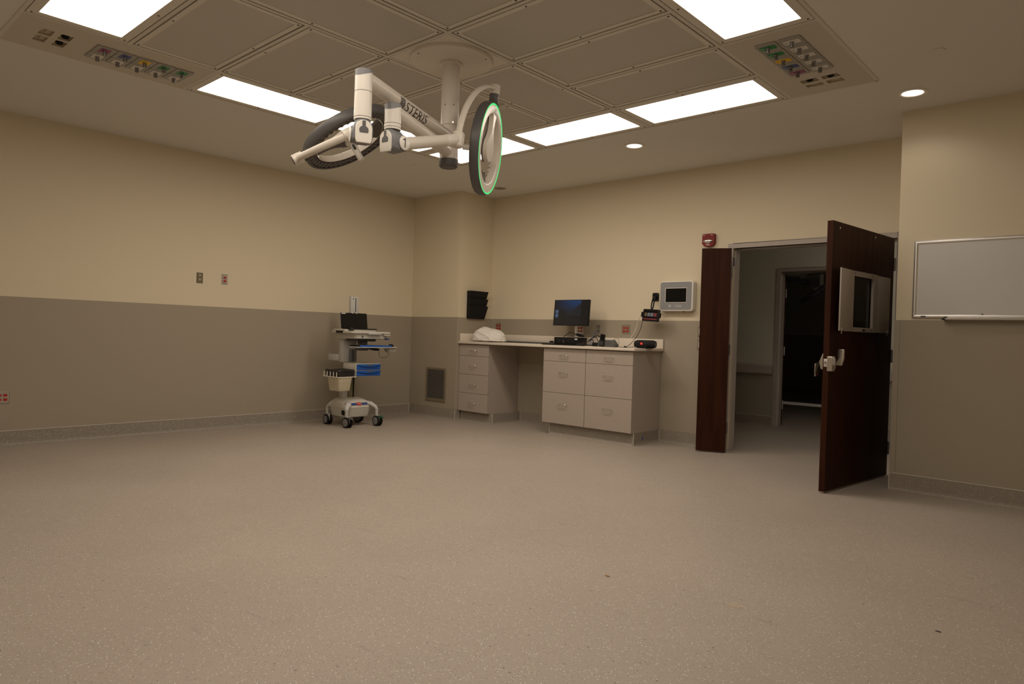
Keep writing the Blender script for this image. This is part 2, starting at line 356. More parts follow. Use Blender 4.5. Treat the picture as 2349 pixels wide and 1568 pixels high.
# hallway beyond the opening
HY = 9.55
HX0, HX1, HZ = -3.70, -2.48, 2.134
wh = MB().box(-9.2, HX0, HY, HY + .15, 0, ZC).box(HX0, HX1, HY, HY + .15, HZ, ZC).box(HX1, 3.2, HY, HY + .15, 0, ZC).build('wall_hall_far', 'hallwall', smooth=0, **S)
panel(wh, -9.2, HX0 - .06, HY - T, HY, z1=.80, material='hallwain'); panel(wh, HX1 + .06, 3.2, HY - T, HY, z1=.80, material='hallwain')
MB().box(-9.2, -9.05, YB + .15, 16.8, 0, ZC).build('wall_hall_left', 'hallwall', smooth=0, **S)
MB().box(3.05, 3.2, YB, 16.8, 0, ZC).build('wall_hall_right', 'hallwall', smooth=0, **S)
baseboard('baseboard_hall', [((-9.05, HY, 0), (HX0 - .056, HY, 0), -Y), ((HX1 + .056, HY, 0), (3.05, HY, 0), -Y)])
rl = MB()
for x0, x1 in ((-9.05, HX0 - .07), (HX1 + .07, 3.05)):
    rl.prism([(0, .72), (.03, .715), (.05, .735), (.05, .835), (.03, .862), (0, .862)], (x0, HY - T, 0), -Y, Z, X * (x1 - x0))
rl.build('trim_2', 'frame', smooth=0, **S)
frame('trim_3', HX0, HX1, HZ, HY, HY + .15, .058)
# dim room across the hall
far = MB().box(-9.05, -1.9, 16.8, 16.95, 0, ZC).build('wall_far_room_back', 'hallwall', smooth=0, **S)
panel(far, -9.05, -1.9, 16.8 - T, 16.8, z1=1.36)
MB().box(-1.9, -1.8, HY + .15, 13.3, 0, ZC).box(-1.9, -1.8, 13.3, 13.9, 2.1, ZC).box(-1.9, -1.8, 13.9, 16.8, 0, ZC).build('wall_far_room_right', 'hallwall', smooth=0, **S)  # unseen side wall, gap added to let the streak spot through
baseboard('baseboard_far_room', [((-9.05, 16.8, 0), (-1.9, 16.8, 0), -Y)])

# ------------------------------------------------------------------ doors
def leaf_matrix(h, f, n):
    mx = Matrix.Identity(4); f, n = V(f).normalized(), V(n).normalized()
    for i in range(3): mx[i][0] = f[i]; mx[i][1] = n[i]; mx[i][2] = Z[i]; mx[i][3] = h[i]
    return mx
# wide leaf: local x from hinge to free edge, y out of the visible face
DL = leaf_matrix((-1.655, 6.87, 0), (-.109, -.994, 0), (.994, -.109, 0))
d = empty('door_1', (-1.655, 6.87, 0), 'wide dark mahogany door leaf standing open with a shuttered window', None, None, 'structure')
lf = MB().box(0, .455, -.045, 0, .012, 2.122, DL).box(.895, 1.24, -.045, 0, .012, 2.122, DL).box(.455, .895, -.045, 0, .012, 1.285, DL).box(.455, .895, -.045, 0, 1.74, 2.122, DL).build('leaf', 'door', d, smooth=0)
wf = MB()
for a in ((.39, .48, 1.27, 1.76), (.875, .92, 1.27, 1.76), (.48, .875, 1.27, 1.305), (.48, .875, 1.72, 1.76)): wf.box(a[0], a[1], 0, .022, a[2], a[3], DL)
wf = wf.build('window_frame', 'frame', d, smooth=0, bevel=.002)
MB().box(.457, .893, -.012, -.006, 1.287, 1.738, DL).build('window_pane', 'glass', d, smooth=0)
bk = MB()
for a in ((.39, .48, 1.27, 1.76), (.875, .92, 1.27, 1.76), (.48, .875, 1.27, 1.305), (.48, .875, 1.72, 1.76)): bk.box(a[0], a[1], -.060, -.045, a[2], a[3], DL)
bk.build('window_frame', 'frame', d, smooth=0)
SH = DL @ Matrix.Translation((.922, .024, 0)) @ Matrix.Rotation(math.radians(5), 4, 'Z')
sh = MB().bbox(0, .285, 0, .012, 1.268, 1.758, .003, mx=SH).build('window_shutter', 'frame', d)
MB().cyl(SH @ V((.24, .012, 1.285)), SH @ V((.24, .020, 1.285)), .013, n=12).cyl(SH @ V((.246, .012, 1.28)), SH @ V((.246, .012, 1.245)), .005, n=8).build('latch', 'steel', sh)
s2 = MB().bbox(.122, .388, .010, .022, 1.272, 1.756, .003, mx=DL).build('window_shutter', 'frame', d)
MB().cyl(DL @ V((.165, .022, 1.285)), DL @ V((.165, .028, 1.285)), .011, n=12).cyl(DL @ V((.16, .02, 1.28)), DL @ V((.16, .02, 1.245)), .004, n=8).build('latch', 'steel', s2)
hb = MB()
for k in range(12): hb.cyl(DL @ V((.921, .028, 1.275 + k * .0402)), DL @ V((.921, .028, 1.275 + k * .0402 + .033)), .0045, n=8)
hb.build('piano_hinge', 'steel', wf)
for s_, z_ in ((.86, 1.74), (.51, 1.74), (.86, 1.288), (.51, 1.288)):
    MB().cyl(DL @ V((s_, .021, z_)), DL @ V((s_, .0235, z_)), .006, n=8).build('screw', 'screw', wf)
MB().bbox(.635, .685, .02, .025, 1.276, 1.292, .001, mx=DL).build('maker_plate', 'print', wf, label='small dark plate on the window frame')
# hospital paddle latch, one on each face
MB().bbox(1.135, 1.225, .0005, .012, .975, 1.045, .003, mx=DL).build('latch_base', 'steel', d)
hd = MB().prism([(1.235, .95), (1.275, .955), (1.275, 1.066), (1.235, 1.07), (1.215, 1.05), (1.20, 1.01), (1.215, .97)], DL @ V((0, .001, 0)), DL.to_3x3() @ X, Z, DL.to_3x3() @ V((0, .042, 0))).build('latch_housing', 'steel', d, bevel=.004, label='stainless paddle latch on the visible face')
MB().prism([(0, 0), (.012, 0), (.03, .05), (.03, .125), (.016, .125), (.016, .055)], DL @ V((1.215, .042, 1.0)), DL.to_3x3() @ V((-1.0, .55, 0)).normalized(), Z, DL.to_3x3() @ V((.03, .055, 0))).build('paddle', 'steel', hd, bevel=.003)
h2 = MB().prism([(0, .96), (0, 1.09), (-.018, 1.085), (-.045, 1.02), (-.03, .965)], DL @ V((1.15, -.046, 0)), DL.to_3x3() @ Y, Z, DL.to_3x3() @ V((.06, 0, 0))).build('latch_housing', 'steel', d, bevel=.004, label='stainless paddle latch on the hidden face')
MB().prism([(-.04, 1.02), (-.032, 1.03), (-.072, 1.01), (-.072, .905), (-.082, .905), (-.082, 1.005)], DL @ V((1.15, -.046, 0)), DL.to_3x3() @ Y, Z, DL.to_3x3() @ V((.05, 0, 0))).build('paddle', 'steel', h2)
lp = MB().bbox(1.2395, 1.2425, -.038, -.010, .985, 1.047, .001, mx=DL).build('latch_plate', 'alu', d, label='aluminium latch plate in the door edge')
MB().cyl(DL @ V((1.2425, -.024, 1.018)), DL @ V((1.246, -.024, 1.018)), .009, n=12).build('latch_bolt', 'chrome', lp)
for s_, z_ in ((1.124, 2.076), (.434, 2.079)):
    MB().cyl(DL @ V((s_, 0, z_)), DL @ V((s_, .004, z_)), .009, n=12).build('through_bolt', 'chrome', d)
MB().box(.0, 1.238, -.04, -.005, .006, .012, DL).build('door_sweep', 'alu', d, smooth=0)
for z_ in (.25, 1.07, 1.89):
    MB().cyl(DL @ V((-.008, .004, z_ - .057)), DL @ V((-.008, .004, z_ + .057)), .009, n=10).build('hinge', 'hinge', d)
# narrow leaf folded back towards the wall
NL = leaf_matrix((-3.155, 6.815, 0), (-.905, -.425, 0), (.425, -.905, 0))
d2 = empty('door_2', (-3.16, 6.84, 0), 'narrow dark mahogany door leaf folded back beside the fire alarm', None, None, 'structure')
MB().box(0, .297, -.045, 0, .012, 2.122, NL).build('leaf', 'door', d2, smooth=0, bevel=.0015)
for z_ in (.25, 1.07, 1.89):
    h_ = MB().cyl((-3.187, 6.868, z_ - .057), (-3.187, 6.868, z_ + .057), .008, n=10).box(-3.2145, -3.206, 6.868, 6.965, z_ - .057, z_ + .057).build('hinge', 'hinge', d2)
# hall door leaf swung into the dim room
d3 = empty('door_3', (HX0 + .02, 9.72, 0), 'dark door leaf swung open into the dim room across the hall', None, None, 'structure')
D3 = leaf_matrix((HX0 + .012, 9.725, 0), (-.50, .866, 0), (.866, .50, 0))
MB().box(0, 1.21, -.045, 0, .012, 2.12, D3).build('leaf', 'door', d3, smooth=0)
for z_ in (.3, 1.05, 1.85): MB().cyl((HX0 + .020, 9.713, z_ - .06), (HX0 + .020, 9.713, z_ + .06), .009, n=8).build('hinge', 'alu', d3)

# ------------------------------------------------------------------ ceiling grid, diffusers, troffers
LIGHTS = [(0, 1, 2, 4), (0, 1, 4, 6), (0, 2, 6, 7), (2, 4, 6, 7), (4, 6, 6, 7), (6, 7, 3, 5), (6, 7, 1, 3), (1, 3, 0, 1), (3, 5, 0, 1), (5, 7, 0, 1)]
DIFF = [(1, 3, j, j + 1) for j in range(1, 6)] + [(4, 6, j, j + 1) for j in range(1, 6)] + [(3, 4, 1, 3), (3, 4, 4, 6)]
UNITS = LIGHTS + DIFF + [(0, 1, 0, 2), (6, 7, 5, 7), (3, 4, 3, 4)]
owner = {}
for k, (a, b, c_, e) in enumerate(UNITS):
    for i in range(a, b):
        for j in range(c_, e): owner[(i, j)] = k
def runs(flags):
    out = []; st = None
    for i, f in enumerate(flags + [False]):
        if f and st is None: st = i
        if not f and st is not None: out.append((st, i)); st = None
    return out
BW = .013
for i in range(1, 7):
    for a, b in runs([owner[(i - 1, j)] != owner[(i, j)] for j in range(7)]):
        MB().box(GX[i] - BW, GX[i] + BW, GY[a] + .002, GY[b] - .002, 3.047, 3.075).build('grid_bar', 'grid', ceiling, smooth=0)
for j in range(1, 7):
    for a, b in runs([owner[(i, j - 1)] != owner[(i, j)] for i in range(7)]):
        MB().box(GX[a] + .002, GX[b] - .002, GY[j] - BW, GY[j] + BW, 3.0465, 3.0745).build('grid_bar', 'grid', ceiling, smooth=0)
for x0, x1, y0, y1 in ((GX[0] - .012, GX[0] + .012, GY[0], GY[7]), (GX[7] - .012, GX[7] + .012, GY[0], GY[7]), (GX[0], GX[7], GY[0] - .012, GY[0] + .012), (GX[0], GX[7], GY[7] - .012, GY[7] + .012)):
    MB().box(x0, x1, y0, y1, 3.0455, 3.0545).build('edge_angle', 'grid', ceiling, smooth=0)
def rect(u, inset): return GX[u[0]] + inset, GX[u[1]] - inset, GY[u[2]] + inset, GY[u[3]] - inset
def ring(mb, x0, x1, y0, y1, b, z0, z1):
    mb.box(x0, x1, y0, y0 + b, z0, z1).box(x0, x1, y1 - b, y1, z0, z1).box(x0, x0 + b, y0 + b, y1 - b, z0, z1).box(x1 - b, x1, y0 + b, y1 - b, z0, z1); return mb
def screws(parent, x0, x1, y0, y1, ins, z):
    mb = MB(); lx = x1 - x0 > y1 - y0
    pts = [(x0 + ins, y0 + ins), (x1 - ins, y0 + ins), (x0 + ins, y1 - ins), (x1 - ins, y1 - ins)]
    pts += [((x0 + x1) / 2, y0 + ins), ((x0 + x1) / 2, y1 - ins)] if lx else [(x0 + ins, (y0 + y1) / 2), (x1 - ins, (y0 + y1) / 2)]
    for px, py in pts: mb.cyl((px, py, z - .0025), (px, py, z + .002), .0065, n=8)
    mb.build('screw_heads', 'screw', parent, kind='stuff')
DLAB = {
 (1, 3, 1, 2): 'perforated diffuser panel touching the big lit panel at the left', (1, 3, 2, 3): 'perforated diffuser panel between the left gas panel and the pendant arm',
 (1, 3, 3, 4): 'perforated diffuser panel directly left of the pendant square', (1, 3, 4, 5): 'perforated diffuser panel behind the lettered lamp arm, second from the far lights',
 (1, 3, 5, 6): 'perforated diffuser panel in the far left corner of the grid', (4, 6, 1, 2): 'perforated diffuser panel nearest the camera on the right side of the grid',
 (4, 6, 2, 3): 'perforated diffuser panel cut by the top of the photo above the pendant', (4, 6, 3, 4): 'perforated diffuser panel directly right of the pendant square',
 (4, 6, 4, 5): 'perforated diffuser panel beside the near lit panel at the right', (4, 6, 5, 6): 'perforated diffuser panel bordering the rightmost far light and the right gas panel',
 (3, 4, 1, 3): 'lengthwise perforated diffuser panel in front of the pendant square', (3, 4, 4, 6): 'lengthwise perforated diffuser panel behind the pendant square'}
for u in DIFF:
    x0, x1, y0, y1 = rect(u, .024)
    r = empty('air_diffuser', ((x0 + x1) / 2, (y0 + y1) / 2, ZC), DLAB[u], 'air diffuser', 'laminar air diffusers of the ceiling grid')
    ring(MB(), x0, x1, y0, y1, .034, 3.0475, 3.060).build('frame', 'dframe', r, smooth=0, bevel=.002)
    MB().box(x0 + .03, x1 - .03, y0 + .03, y1 - .03, 3.0515, 3.0525).build('perforated_sheet', 'perf', r, smooth=0)
    p = MB(); ring(p, x0 + .028, x1 - .028, y0 + .028, y1 - .028, .002, 3.060, 3.125); p.box(x0 + .028, x1 - .028, y0 + .028, y1 - .028, 3.125, 3.127); p.build('pan', 'pan', r, smooth=0)
    screws(r, x0, x1, y0, y1, .020, 3.0475)
LLAB = ['lit ceiling panel beside the left gas panel, left of the surgical light', 'lit ceiling panel half hidden behind the surgical lamp knuckles', 'lit ceiling panel in the far corner behind the pendant column', 'lit ceiling panel in the middle of the far row',
        'lit ceiling panel at the right end of the far row', 'lit ceiling panel cut by the top edge beside the right gas panel', 'lit ceiling panel out of view near the right front of the grid', 'lit ceiling panel cut by the top left corner of the photo',
        'lit ceiling panel above the camera, middle of the front row', 'lit ceiling panel above the camera at the right front corner']
for u, lab in zip(LIGHTS, LLAB):
    x0, x1, y0, y1 = rect(u, .018)
    r = empty('ceiling_light', ((x0 + x1) / 2, (y0 + y1) / 2, ZC), lab, 'ceiling light', 'troffer lights around the ceiling grid')
    ring(MB(), x0, x1, y0, y1, .056, 3.0475, 3.058).build('frame', 'dframe', r, smooth=0, bevel=.002)
    b = .050
    MB().add([(x0 + b, y0 + b, 3.056), (x0 + b, y1 - b, 3.056), (x1 - b, y1 - b, 3.056), (x1 - b, y0 + b, 3.056)], [(0, 1, 2, 3)]).build('lens', 'white' if 'unlit' in lab else 'panel', r, smooth=0, label='glowing white lens' if 'unlit' not in lab else 'unlit white lens')
    hs = MB(); ring(hs, x0 + b, x1 - b, y0 + b, y1 - b, .002, 3.058, 3.12); hs.box(x0 + b, x1 - b, y0 + b, y1 - b, 3.12, 3.122); hs.build('housing', 'pan', r, smooth=0)
    screws(r, x0, x1, y0, y1, .026, 3.0475)

# gas panels
COLS = {'p': 'p_lab', 'b': 'b_lab', 'y': 'y_lab', 'g': 'g_lab', 'w': 'wh_lab'}
def gas_outlet(parent, cx_, cy_, wx, wy, lx, ly, key):
    o = MB().prism(rrect(wx, wy, .012, 3), (cx_, cy_, 3.0465), X, Y, -Z * .008).build('gas_outlet', 'gasplate', parent, bevel=.003)
    MB().prism(rrect(lx, ly, .004, 2), (cx_, cy_, 3.0383), X, Y, -Z * .0015).build('gas_label', COLS[key], o)
    MB().prism(rrect(min(lx, ly) * .8 if False else .018, .006, .001, 1), (cx_ - (lx / 2 - .014 if lx > ly else 0), cy_ - (ly / 2 - .014 if ly > lx else 0), 3.0367), X, Y, -Z * .0004).build('gas_lettering', 'w_print' if key not in 'wy' else 'print', o)
    MB().lathe([(0, 0), (.015, 0), (.015, -.006), (.012, -.008), (.012, -.022), (.0135, -.024), (.0135, -.032), (.009, -.034), (0, -.034)], (cx_, cy_, 3.0368), Z, 14).build('gas_socket', 'socket', o)
def gas_panel(u, lab):
    x0, x1, y0, y1 = rect(u, .012)
    r = empty('gas_panel', ((x0 + x1) / 2, (y0 + y1) / 2, ZC), lab, 'gas panel', 'medical gas panels of the ceiling')
    return r, (x0, x1, y0, y1)
def plate_with_holes(parent, x0, x1, y0, y1, holes):
    xs = sorted({x0, x1, *[h[0] for h in holes], *[h[1] for h in holes]}); ys = sorted({y0, y1, *[h[2] for h in holes], *[h[3] for h in holes]}); mb = MB()
    for i in range(len(xs) - 1):
        for j in range(len(ys) - 1):
            mx_, my_ = (xs[i] + xs[i + 1]) / 2, (ys[j] + ys[j + 1]) / 2
            if any(h[0] < mx_ < h[1] and h[2] < my_ < h[3] for h in holes): continue
            mb.box(xs[i], xs[i + 1], ys[j], ys[j + 1], 3.0465, 3.050)
    mb.build('panel_plate', 'gaspanel', parent, smooth=0)
def wells(parent, holes, round_ones, blanks):
    for k, h in enumerate(holes):
        w_ = MB(); ring(w_, h[0], h[1], h[2], h[3], .0015, 3.050, 3.066); w_.box(h[0], h[1], h[2], h[3], 3.060, 3.062)
        o = w_.build('electrical_box', 'well', parent, smooth=0)
        cx_, cy_ = (h[0] + h[1]) / 2, (h[2] + h[3]) / 2
        if k in round_ones: MB().lathe([(.024, 0), (.024, -.012), (.018, -.014), (.014, -.008), (.014, 0)], (cx_, cy_, 3.0595), Z, 20).build('knockout_bushing', 'black', o)
        else: MB().bbox(cx_ - .03, cx_ + .03, cy_ - .006, cy_ + .006, 3.053, 3.0595, .002).build('box_strap', 'well', o)
        for s_ in (-1, 1): MB().cyl((cx_ + s_ * .035 * (h[1] - h[0] > h[3] - h[2]), cy_ + s_ * .035 * (h[1] - h[0] <= h[3] - h[2]), 3.060), (cx_ + s_ * .035 * (h[1] - h[0] > h[3] - h[2]), cy_ + s_ * .035 * (h[1] - h[0] <= h[3] - h[2]), 3.055), .004, n=8).build('box_screw', 'screw', o)
g, q = gas_panel((0, 1, 0, 2), 'gas outlet panel at the upper left with a long double row of coloured sockets')
holes = [(-5.430, -5.312, 1.255, 1.328), (-5.578, -5.456, 1.258, 1.328), (-5.434, -5.316, 1.366, 1.438), (-5.580, -5.457, 1.369, 1.440)]
plate_with_holes(g, *q, holes); wells(g, holes, (2, 3), (0, 1))
for k, key in enumerate('pbygg'):
    gas_outlet(g, -5.378, 1.640 + .131 * k, .146, .127, .09, .064, key); gas_outlet(g, -5.528, 1.640 + .131 * k, .146, .127, .09, .064, 'w')
g, q = gas_panel((6, 7, 5, 7), 'gas outlet panel at the upper right with two columns of five sockets')
holes = [(-1.877, -1.760, 5.069, 5.139), (-1.876, -1.757, 5.178, 5.236), (-1.732, -1.616, 5.068, 5.136), (-1.731, -1.618, 5.172, 5.240)]
plate_with_holes(g, *q, holes); wells(g, holes, (0, 2), (1, 3))
for k, key in enumerate('ggybp'):
    gas_outlet(g, -1.820, 4.356 + .1295 * k, .138, .126, .10, .055, key); gas_outlet(g, -1.669, 4.356 + .1295 * k, .138, .126, .10, .055, 'w')

# downlights and ceiling discs
def downlight(x, y, lab):
    r = empty('downlight', (x, y, ZC), lab, 'downlight', 'round recessed downlights')
    MB().lathe([(.078, -.001), (.078, -.006), (.098, -.006), (.102, -.001)], (x, y, ZC), Z, 40, closed=True).build('trim_ring', 'white', r)
    MB().lathe([(.078, -.004), (.074, .006), (.070, .010)], (x, y, ZC - .001), Z, 40).build('reflector', 'white', r)
    MB().add([(x + .071 * math.cos(-a * math.pi / 20), y + .071 * math.sin(-a * math.pi / 20), ZC - .003) for a in range(40)], [tuple(range(40))]).build('lens', 'dl', r, smooth=0, label='glowing round lens')
    ld = bpy.data.lights.new('downlight_lamp', 'SPOT'); lo = bpy.data.objects.new('downlight_lamp', ld); COL.objects.link(lo); lo.parent = r; lo.location = (0, 0, -.012)
    ld.energy = DOWN_WATT; ld.color = (1.0, .88, .76); ld.spot_size = math.radians(140); ld.spot_blend = .55; ld.shadow_soft_size = .05
downlight(-3.739, 5.824, 'lit round downlight in the ceiling in front of the counter wall')
downlight(-1.314, 5.805, 'lit round downlight above the whiteboard wall')
def disc(name, x, y, r_, lab, cat, material='white', h=.006):
    o = MB().lathe([(0, -h), (r_ * .93, -h), (r_, -h * .4), (r_, 0), (0, 0)], (x, y, ZC - .0008), Z, 32).build(name, material, label=lab, category=None) if False else MB().lathe([(0, -h), (r_ * .93, -h), (r_, -h * .4), (r_, 0), (0, 0)], (x, y, ZC - .0008), Z, 32).build(name, material)
    return tag(o, lab, cat)
disc('sprinkler_cover', -1.012, 5.072, .042, 'small round ceiling cover plate near the upper right corner', 'sprinkler cover', 'ceiling')
disc('sprinkler_cover', -6.167, 5.072, .042, 'small round ceiling cover plate below the lamp column', 'sprinkler cover', 'ceiling')
sp = empty('ceiling_speaker', (-6.192, 6.51, ZC), 'dark round ceiling speaker right of the hanging lamp head', 'speaker')
MB().lathe([(.075, -.001), (.078, -.007), (.096, -.006), (.100, -.001)], (-6.192, 6.51, ZC), Z, 32, closed=True).build('trim_ring', 'ceiling', sp)
MB().lathe([(0, -.004), (.077, -.004), (.077, -.001), (0, -.001)], (-6.192, 6.51, ZC), Z, 32).build('grille', 'spk', sp)
# ------------------------------------------------------------------ surgical light
P0 = V((-3.588, 3.248, 0)); E1 = V((-3.127, 2.203, 2.513)); E2 = V((-3.179, 2.444, 2.407))
sl = empty('surgical_light', (P0.x, P0.y, ZC), 'ceiling pendant surgical light with two round heads on jointed white arms', 'surgical light')
x0, x1, y0, y1 = rect((3, 4, 3, 4), .016)
MB().box(x0, x1, y0, y1, 3.0475, 3.052).build('mounting_plate', 'champ', sl, smooth=0)
fl = MB().lathe([(0, -.030), (.270, -.030), (.283, -.022), (.287, -.010), (.287, -.003), (0, -.003)], (P0.x, P0.y, ZC), Z, 64).build('ceiling_flange', 'champ', sl)
fs = MB()
for a in (20, 140, 260): fs.cyl((P0.x + .262 * math.cos(math.radians(a)), P0.y + .262 * math.sin(math.radians(a)), 3.021), (P0.x + .262 * math.cos(math.radians(a)), P0.y + .262 * math.sin(math.radians(a)), 3.0185), .006, n=8)
fs.build('screw_heads', 'screw', fl, kind='stuff')
co = MB().lathe([(.078, 3.021), (.078, 3.008), (.0622, 3.000), (.0622, 2.589), (0, 2.589)], (P0.x, P0.y, 0), Z, 40).build('column', 'champ', sl)
for a, z_ in ((-75, 2.72), (-20, 2.72), (-22, 2.60)):
    ca, sa = math.cos(math.radians(a)), math.sin(math.radians(a))
    MB().cyl((P0.x + .0615 * ca, P0.y + .0615 * sa, z_), (P0.x + .0645 * ca, P0.y + .0645 * sa, z_), .006, n=10).build('column_screw', 'chrome', co)
MB().lathe([(.060, 2.588), (.0635, 2.584), (.0635, 2.462), (.060, 2.460)], (P0.x, P0.y, 0), Z, 40).build('upper_hub', 'champ', sl)
MB().lathe([(.060, 2.459), (.0635, 2.456), (.0635, 2.357), (.060, 2.355)], (P0.x, P0.y, 0), Z, 40).build('lower_hub', 'champ', sl)
MB().lathe([(0, 2.301), (.055, 2.301), (.064, 2.310), (.0665, 2.330), (.0665, 2.357), (0, 2.357)], (P0.x, P0.y, 0), Z, 40).build('end_cap', 'dgrey', sl)
CAMP = V((0, 0, 1.16))
def cyl_wrap(bm_, org, ax, us, nv, R, phi0, parent, name, material, **tags):
    """wrap flat print (x along ax, y up the tube) on a tube"""
    ys = [v.co.y for v in bm_.verts]; k = min(ys)
    while k < max(ys):
        k += .004
        bmesh.ops.bisect_plane(bm_, geom=list(bm_.verts) + list(bm_.edges) + list(bm_.faces), plane_co=(0, k, 0), plane_no=(0, 1, 0))
    for v in bm_.verts:
        p = phi0 - v.co.y / R; v.co = org + ax * v.co.x + (us * math.cos(p) + nv * math.sin(p)) * (R + .0006)
    return MB().bm(bm_).build(name, material, parent, smooth=0, **tags)
def ext_arm(z_, E_, R):
    a, b = V((P0.x, P0.y, z_)), V((E_.x, E_.y, z_)); return MB().tube([a + (b - a) * .05, b], [R, R], 32).build('extension_arm', 'champ', sl)
AR = .0425
arm1 = ext_arm(2.513, E1, AR); arm2 = ext_arm(2.407, E2, AR)
ax = (V((P0.x, P0.y, 2.513)) - E1).normalized(); vd = (E1 + ax * .6 - CAMP).normalized()
nv = -(vd - ax * vd.dot(ax)).normalized(); us = ax.cross(nv); us = us if us.z > 0 else -us
tb = text_bm('STERIS', .066, .62)
lx = max(v.co.x for v in tb.verts); ly = max(v.co.y for v in tb.verts)
for v in tb.verts: v.co.x = v.co.x / lx * .285; v.co.y = v.co.y / ly * .056 - .028
cyl_wrap(tb, E1 + ax * .425, ax, us, nv, AR, math.radians(84), arm1, 'lettering', 'print')
wv = bmesh.new()
for k in range(7):                                     # stacked wave mark before the lettering
    yb = .031 - k * .0098; pts = []
    for q_ in range(13): pts.append((q_ * .0050 + (.004 if k > 2 else .0), yb + .0035 * math.sin(q_ / 12 * 4 * math.pi)))
    th = .0064; vs1 = [wv.verts.new((px, py + th / 2, 0)) for px, py in pts]; vs2 = [wv.verts.new((px, py - th / 2, 0)) for px, py in pts]
    if k == 3:
        for v in vs1 + vs2: v.co.x += .0
    for q_ in range(12):
        wv.faces.new((vs1[q_], vs1[q_ + 1], vs2[q_ + 1], vs2[q_]))
cyl_wrap(wv, E1 + ax * .347, ax, us, nv, AR, math.radians(84), arm1, 'wave_mark', 'print')
rg = text_bm('®', .016); cyl_wrap(rg, E1 + ax * .718, ax, us, nv, AR, math.radians(52), arm1, 'lettering', 'print')

def elbow(E_, ztop, zj, zbot, armdir):
    r_ = .0465
    e = MB().cyl((E_.x, E_.y, zbot), (E_.x, E_.y, ztop - .002), r_, n=40).build('elbow', 'white', sl)
    ad = V((armdir.x, armdir.y, 0)).normalized(); n = 40; lo = []; hi = []
    for k in range(n):
        a = 2 * math.pi * k / n; dv = V((math.cos(a), math.sin(a), 0)); t_ = .5 - .5 * dv.dot(ad)
        lo.append(V((E_.x, E_.y, ztop - .001 - .034 * t_ ** 1.5)) + dv * (r_ + .0008)); hi.append(V((E_.x, E_.y, ztop)) + dv * (r_ + .0008))
    tp = [V((E_.x, E_.y, ztop + .004)) + (p - V((E_.x, E_.y, ztop))) * .93 for p in hi]
    MB().add(lo + hi + tp, [(k, (k + 1) % n, (k + 1) % n + n, k + n) for k in range(n)] + [(k + n, (k + 1) % n + n, (k + 1) % n + 2 * n, k + 2 * n) for k in range(n)] + [tuple(range(2 * n, 3 * n))]).build('elbow_cap', 'grey', e, label='grey slanted cap on the elbow top')
    for z_ in (zj, zbot + .012): MB().lathe([(r_ - .001, -.0012), (r_ + .0006, -.0012), (r_ + .0006, .0012), (r_ - .001, .0012)], (E_.x, E_.y, z_), Z, 40, closed=True).build('seam', 'dgrey', e)
    return e
elbow(E1, 2.548, 2.434, 2.285, V((P0.x, P0.y, 0)) - E1); elbow(E2, 2.440, 2.330, 2.298, V((P0.x, P0.y, 0)) - E2)
def arch(w_, h_, top, n=12):
    """arch outline: flat foot at top-h_, half round head reaching top"""
    r_ = w_ / 2; pts = [(-r_ * .86, top - h_), (r_ * .86, top - h_), (r_, top - h_ + .02)]
    for k in range(n + 1): a = math.pi * k / n; pts.append((r_ * math.cos(a), top - r_ + r_ * math.sin(a)))
    return pts + [(-r_, top - h_ + .02)]
def knuckle(E_, ztop, adir, mark):
    """hinge housing under an elbow; adir = horizontal direction of the spring arm"""
    ad = V((adir.x, adir.y, 0)).normalized(); sd = ad.cross(Z); K = V((E_.x, E_.y, ztop))
    if (CAMP - K).dot(sd) < 0: sd = -sd
    k = MB().prism(arch(.104, .128, .004), K - ad * .046, sd, Z, ad * .100).build('knuckle', 'grey', sl, bevel=.018)
    fc = MB().prism(arch(.088, .122, -.012), K - ad * .056, sd, Z, ad * .012).build('knuckle_cover', 'white', k, bevel=.004, label='white front cover of the knuckle')
    key = [(-.009, -.016), (.009, -.016), (.009, -.046)] + [(.025 * math.cos(a), -.066 + .022 * math.sin(a)) for a in [math.radians(t_) for t_ in (55, 30, 5, -20)]] + [(.022, -.080), (-.022, -.080)] + [(.025 * math.cos(a), -.066 + .022 * math.sin(a)) for a in [math.radians(t_) for t_ in (200, 175, 150, 125)]] + [(-.009, -.046)]
    MB().prism(key, K - ad * .0575, sd, Z, ad * .003).build('keyhole_inset', 'dgrey', k)
    pc = K + ad * .040 - Z * .070
    MB().lathe([(0, -.056), (.042, -.056), (.047, -.048), (.047, .048), (.042, .056), (0, .056)], pc, sd, 32).build('pivot_drum', 'grey', k)
    pp = MB().lathe([(0, .0565), (.039, .0565), (.041, .059), (.036, .062), (0, .062)], pc, sd, 32).build('pivot_plate', 'white', k, label='round white pivot plate')
    if mark: MB().prism([(-.002, -.026), (.004, -.026), (.004, .027), (0, .027), (-.015, .017), (-.015, .011), (-.002, .017)], pc + sd * .0622, Z.cross(sd), Z, sd * .0008).build('numeral', 'print', pp, smooth=0, label='numeral 1')
    return pc
T1 = V((-3.248, 3.012, 2.387)); J2 = V((-3.507, 2.392, 2.320))
k2 = knuckle(E2, 2.298, T1 - E2, '1'); k1 = knuckle(E1, 2.285, J2 - E1, None)
def spring(a, b):
    dr = (b - a).normalized(); L_ = (b - a).length
    o = MB().tube([a + dr * .03, a + dr * .06, b], [.0375, .0375, .0335], 28).build('spring_arm', 'champ', sl)
    MB().tube([b - dr * .13, b - dr * .125, b - dr * .03, b - dr * .01], [.0352, .0365, .0365, .030], 28).build('arm_sleeve', 'white', o)
    return o
spring(k2, T1); spring(k1, J2)

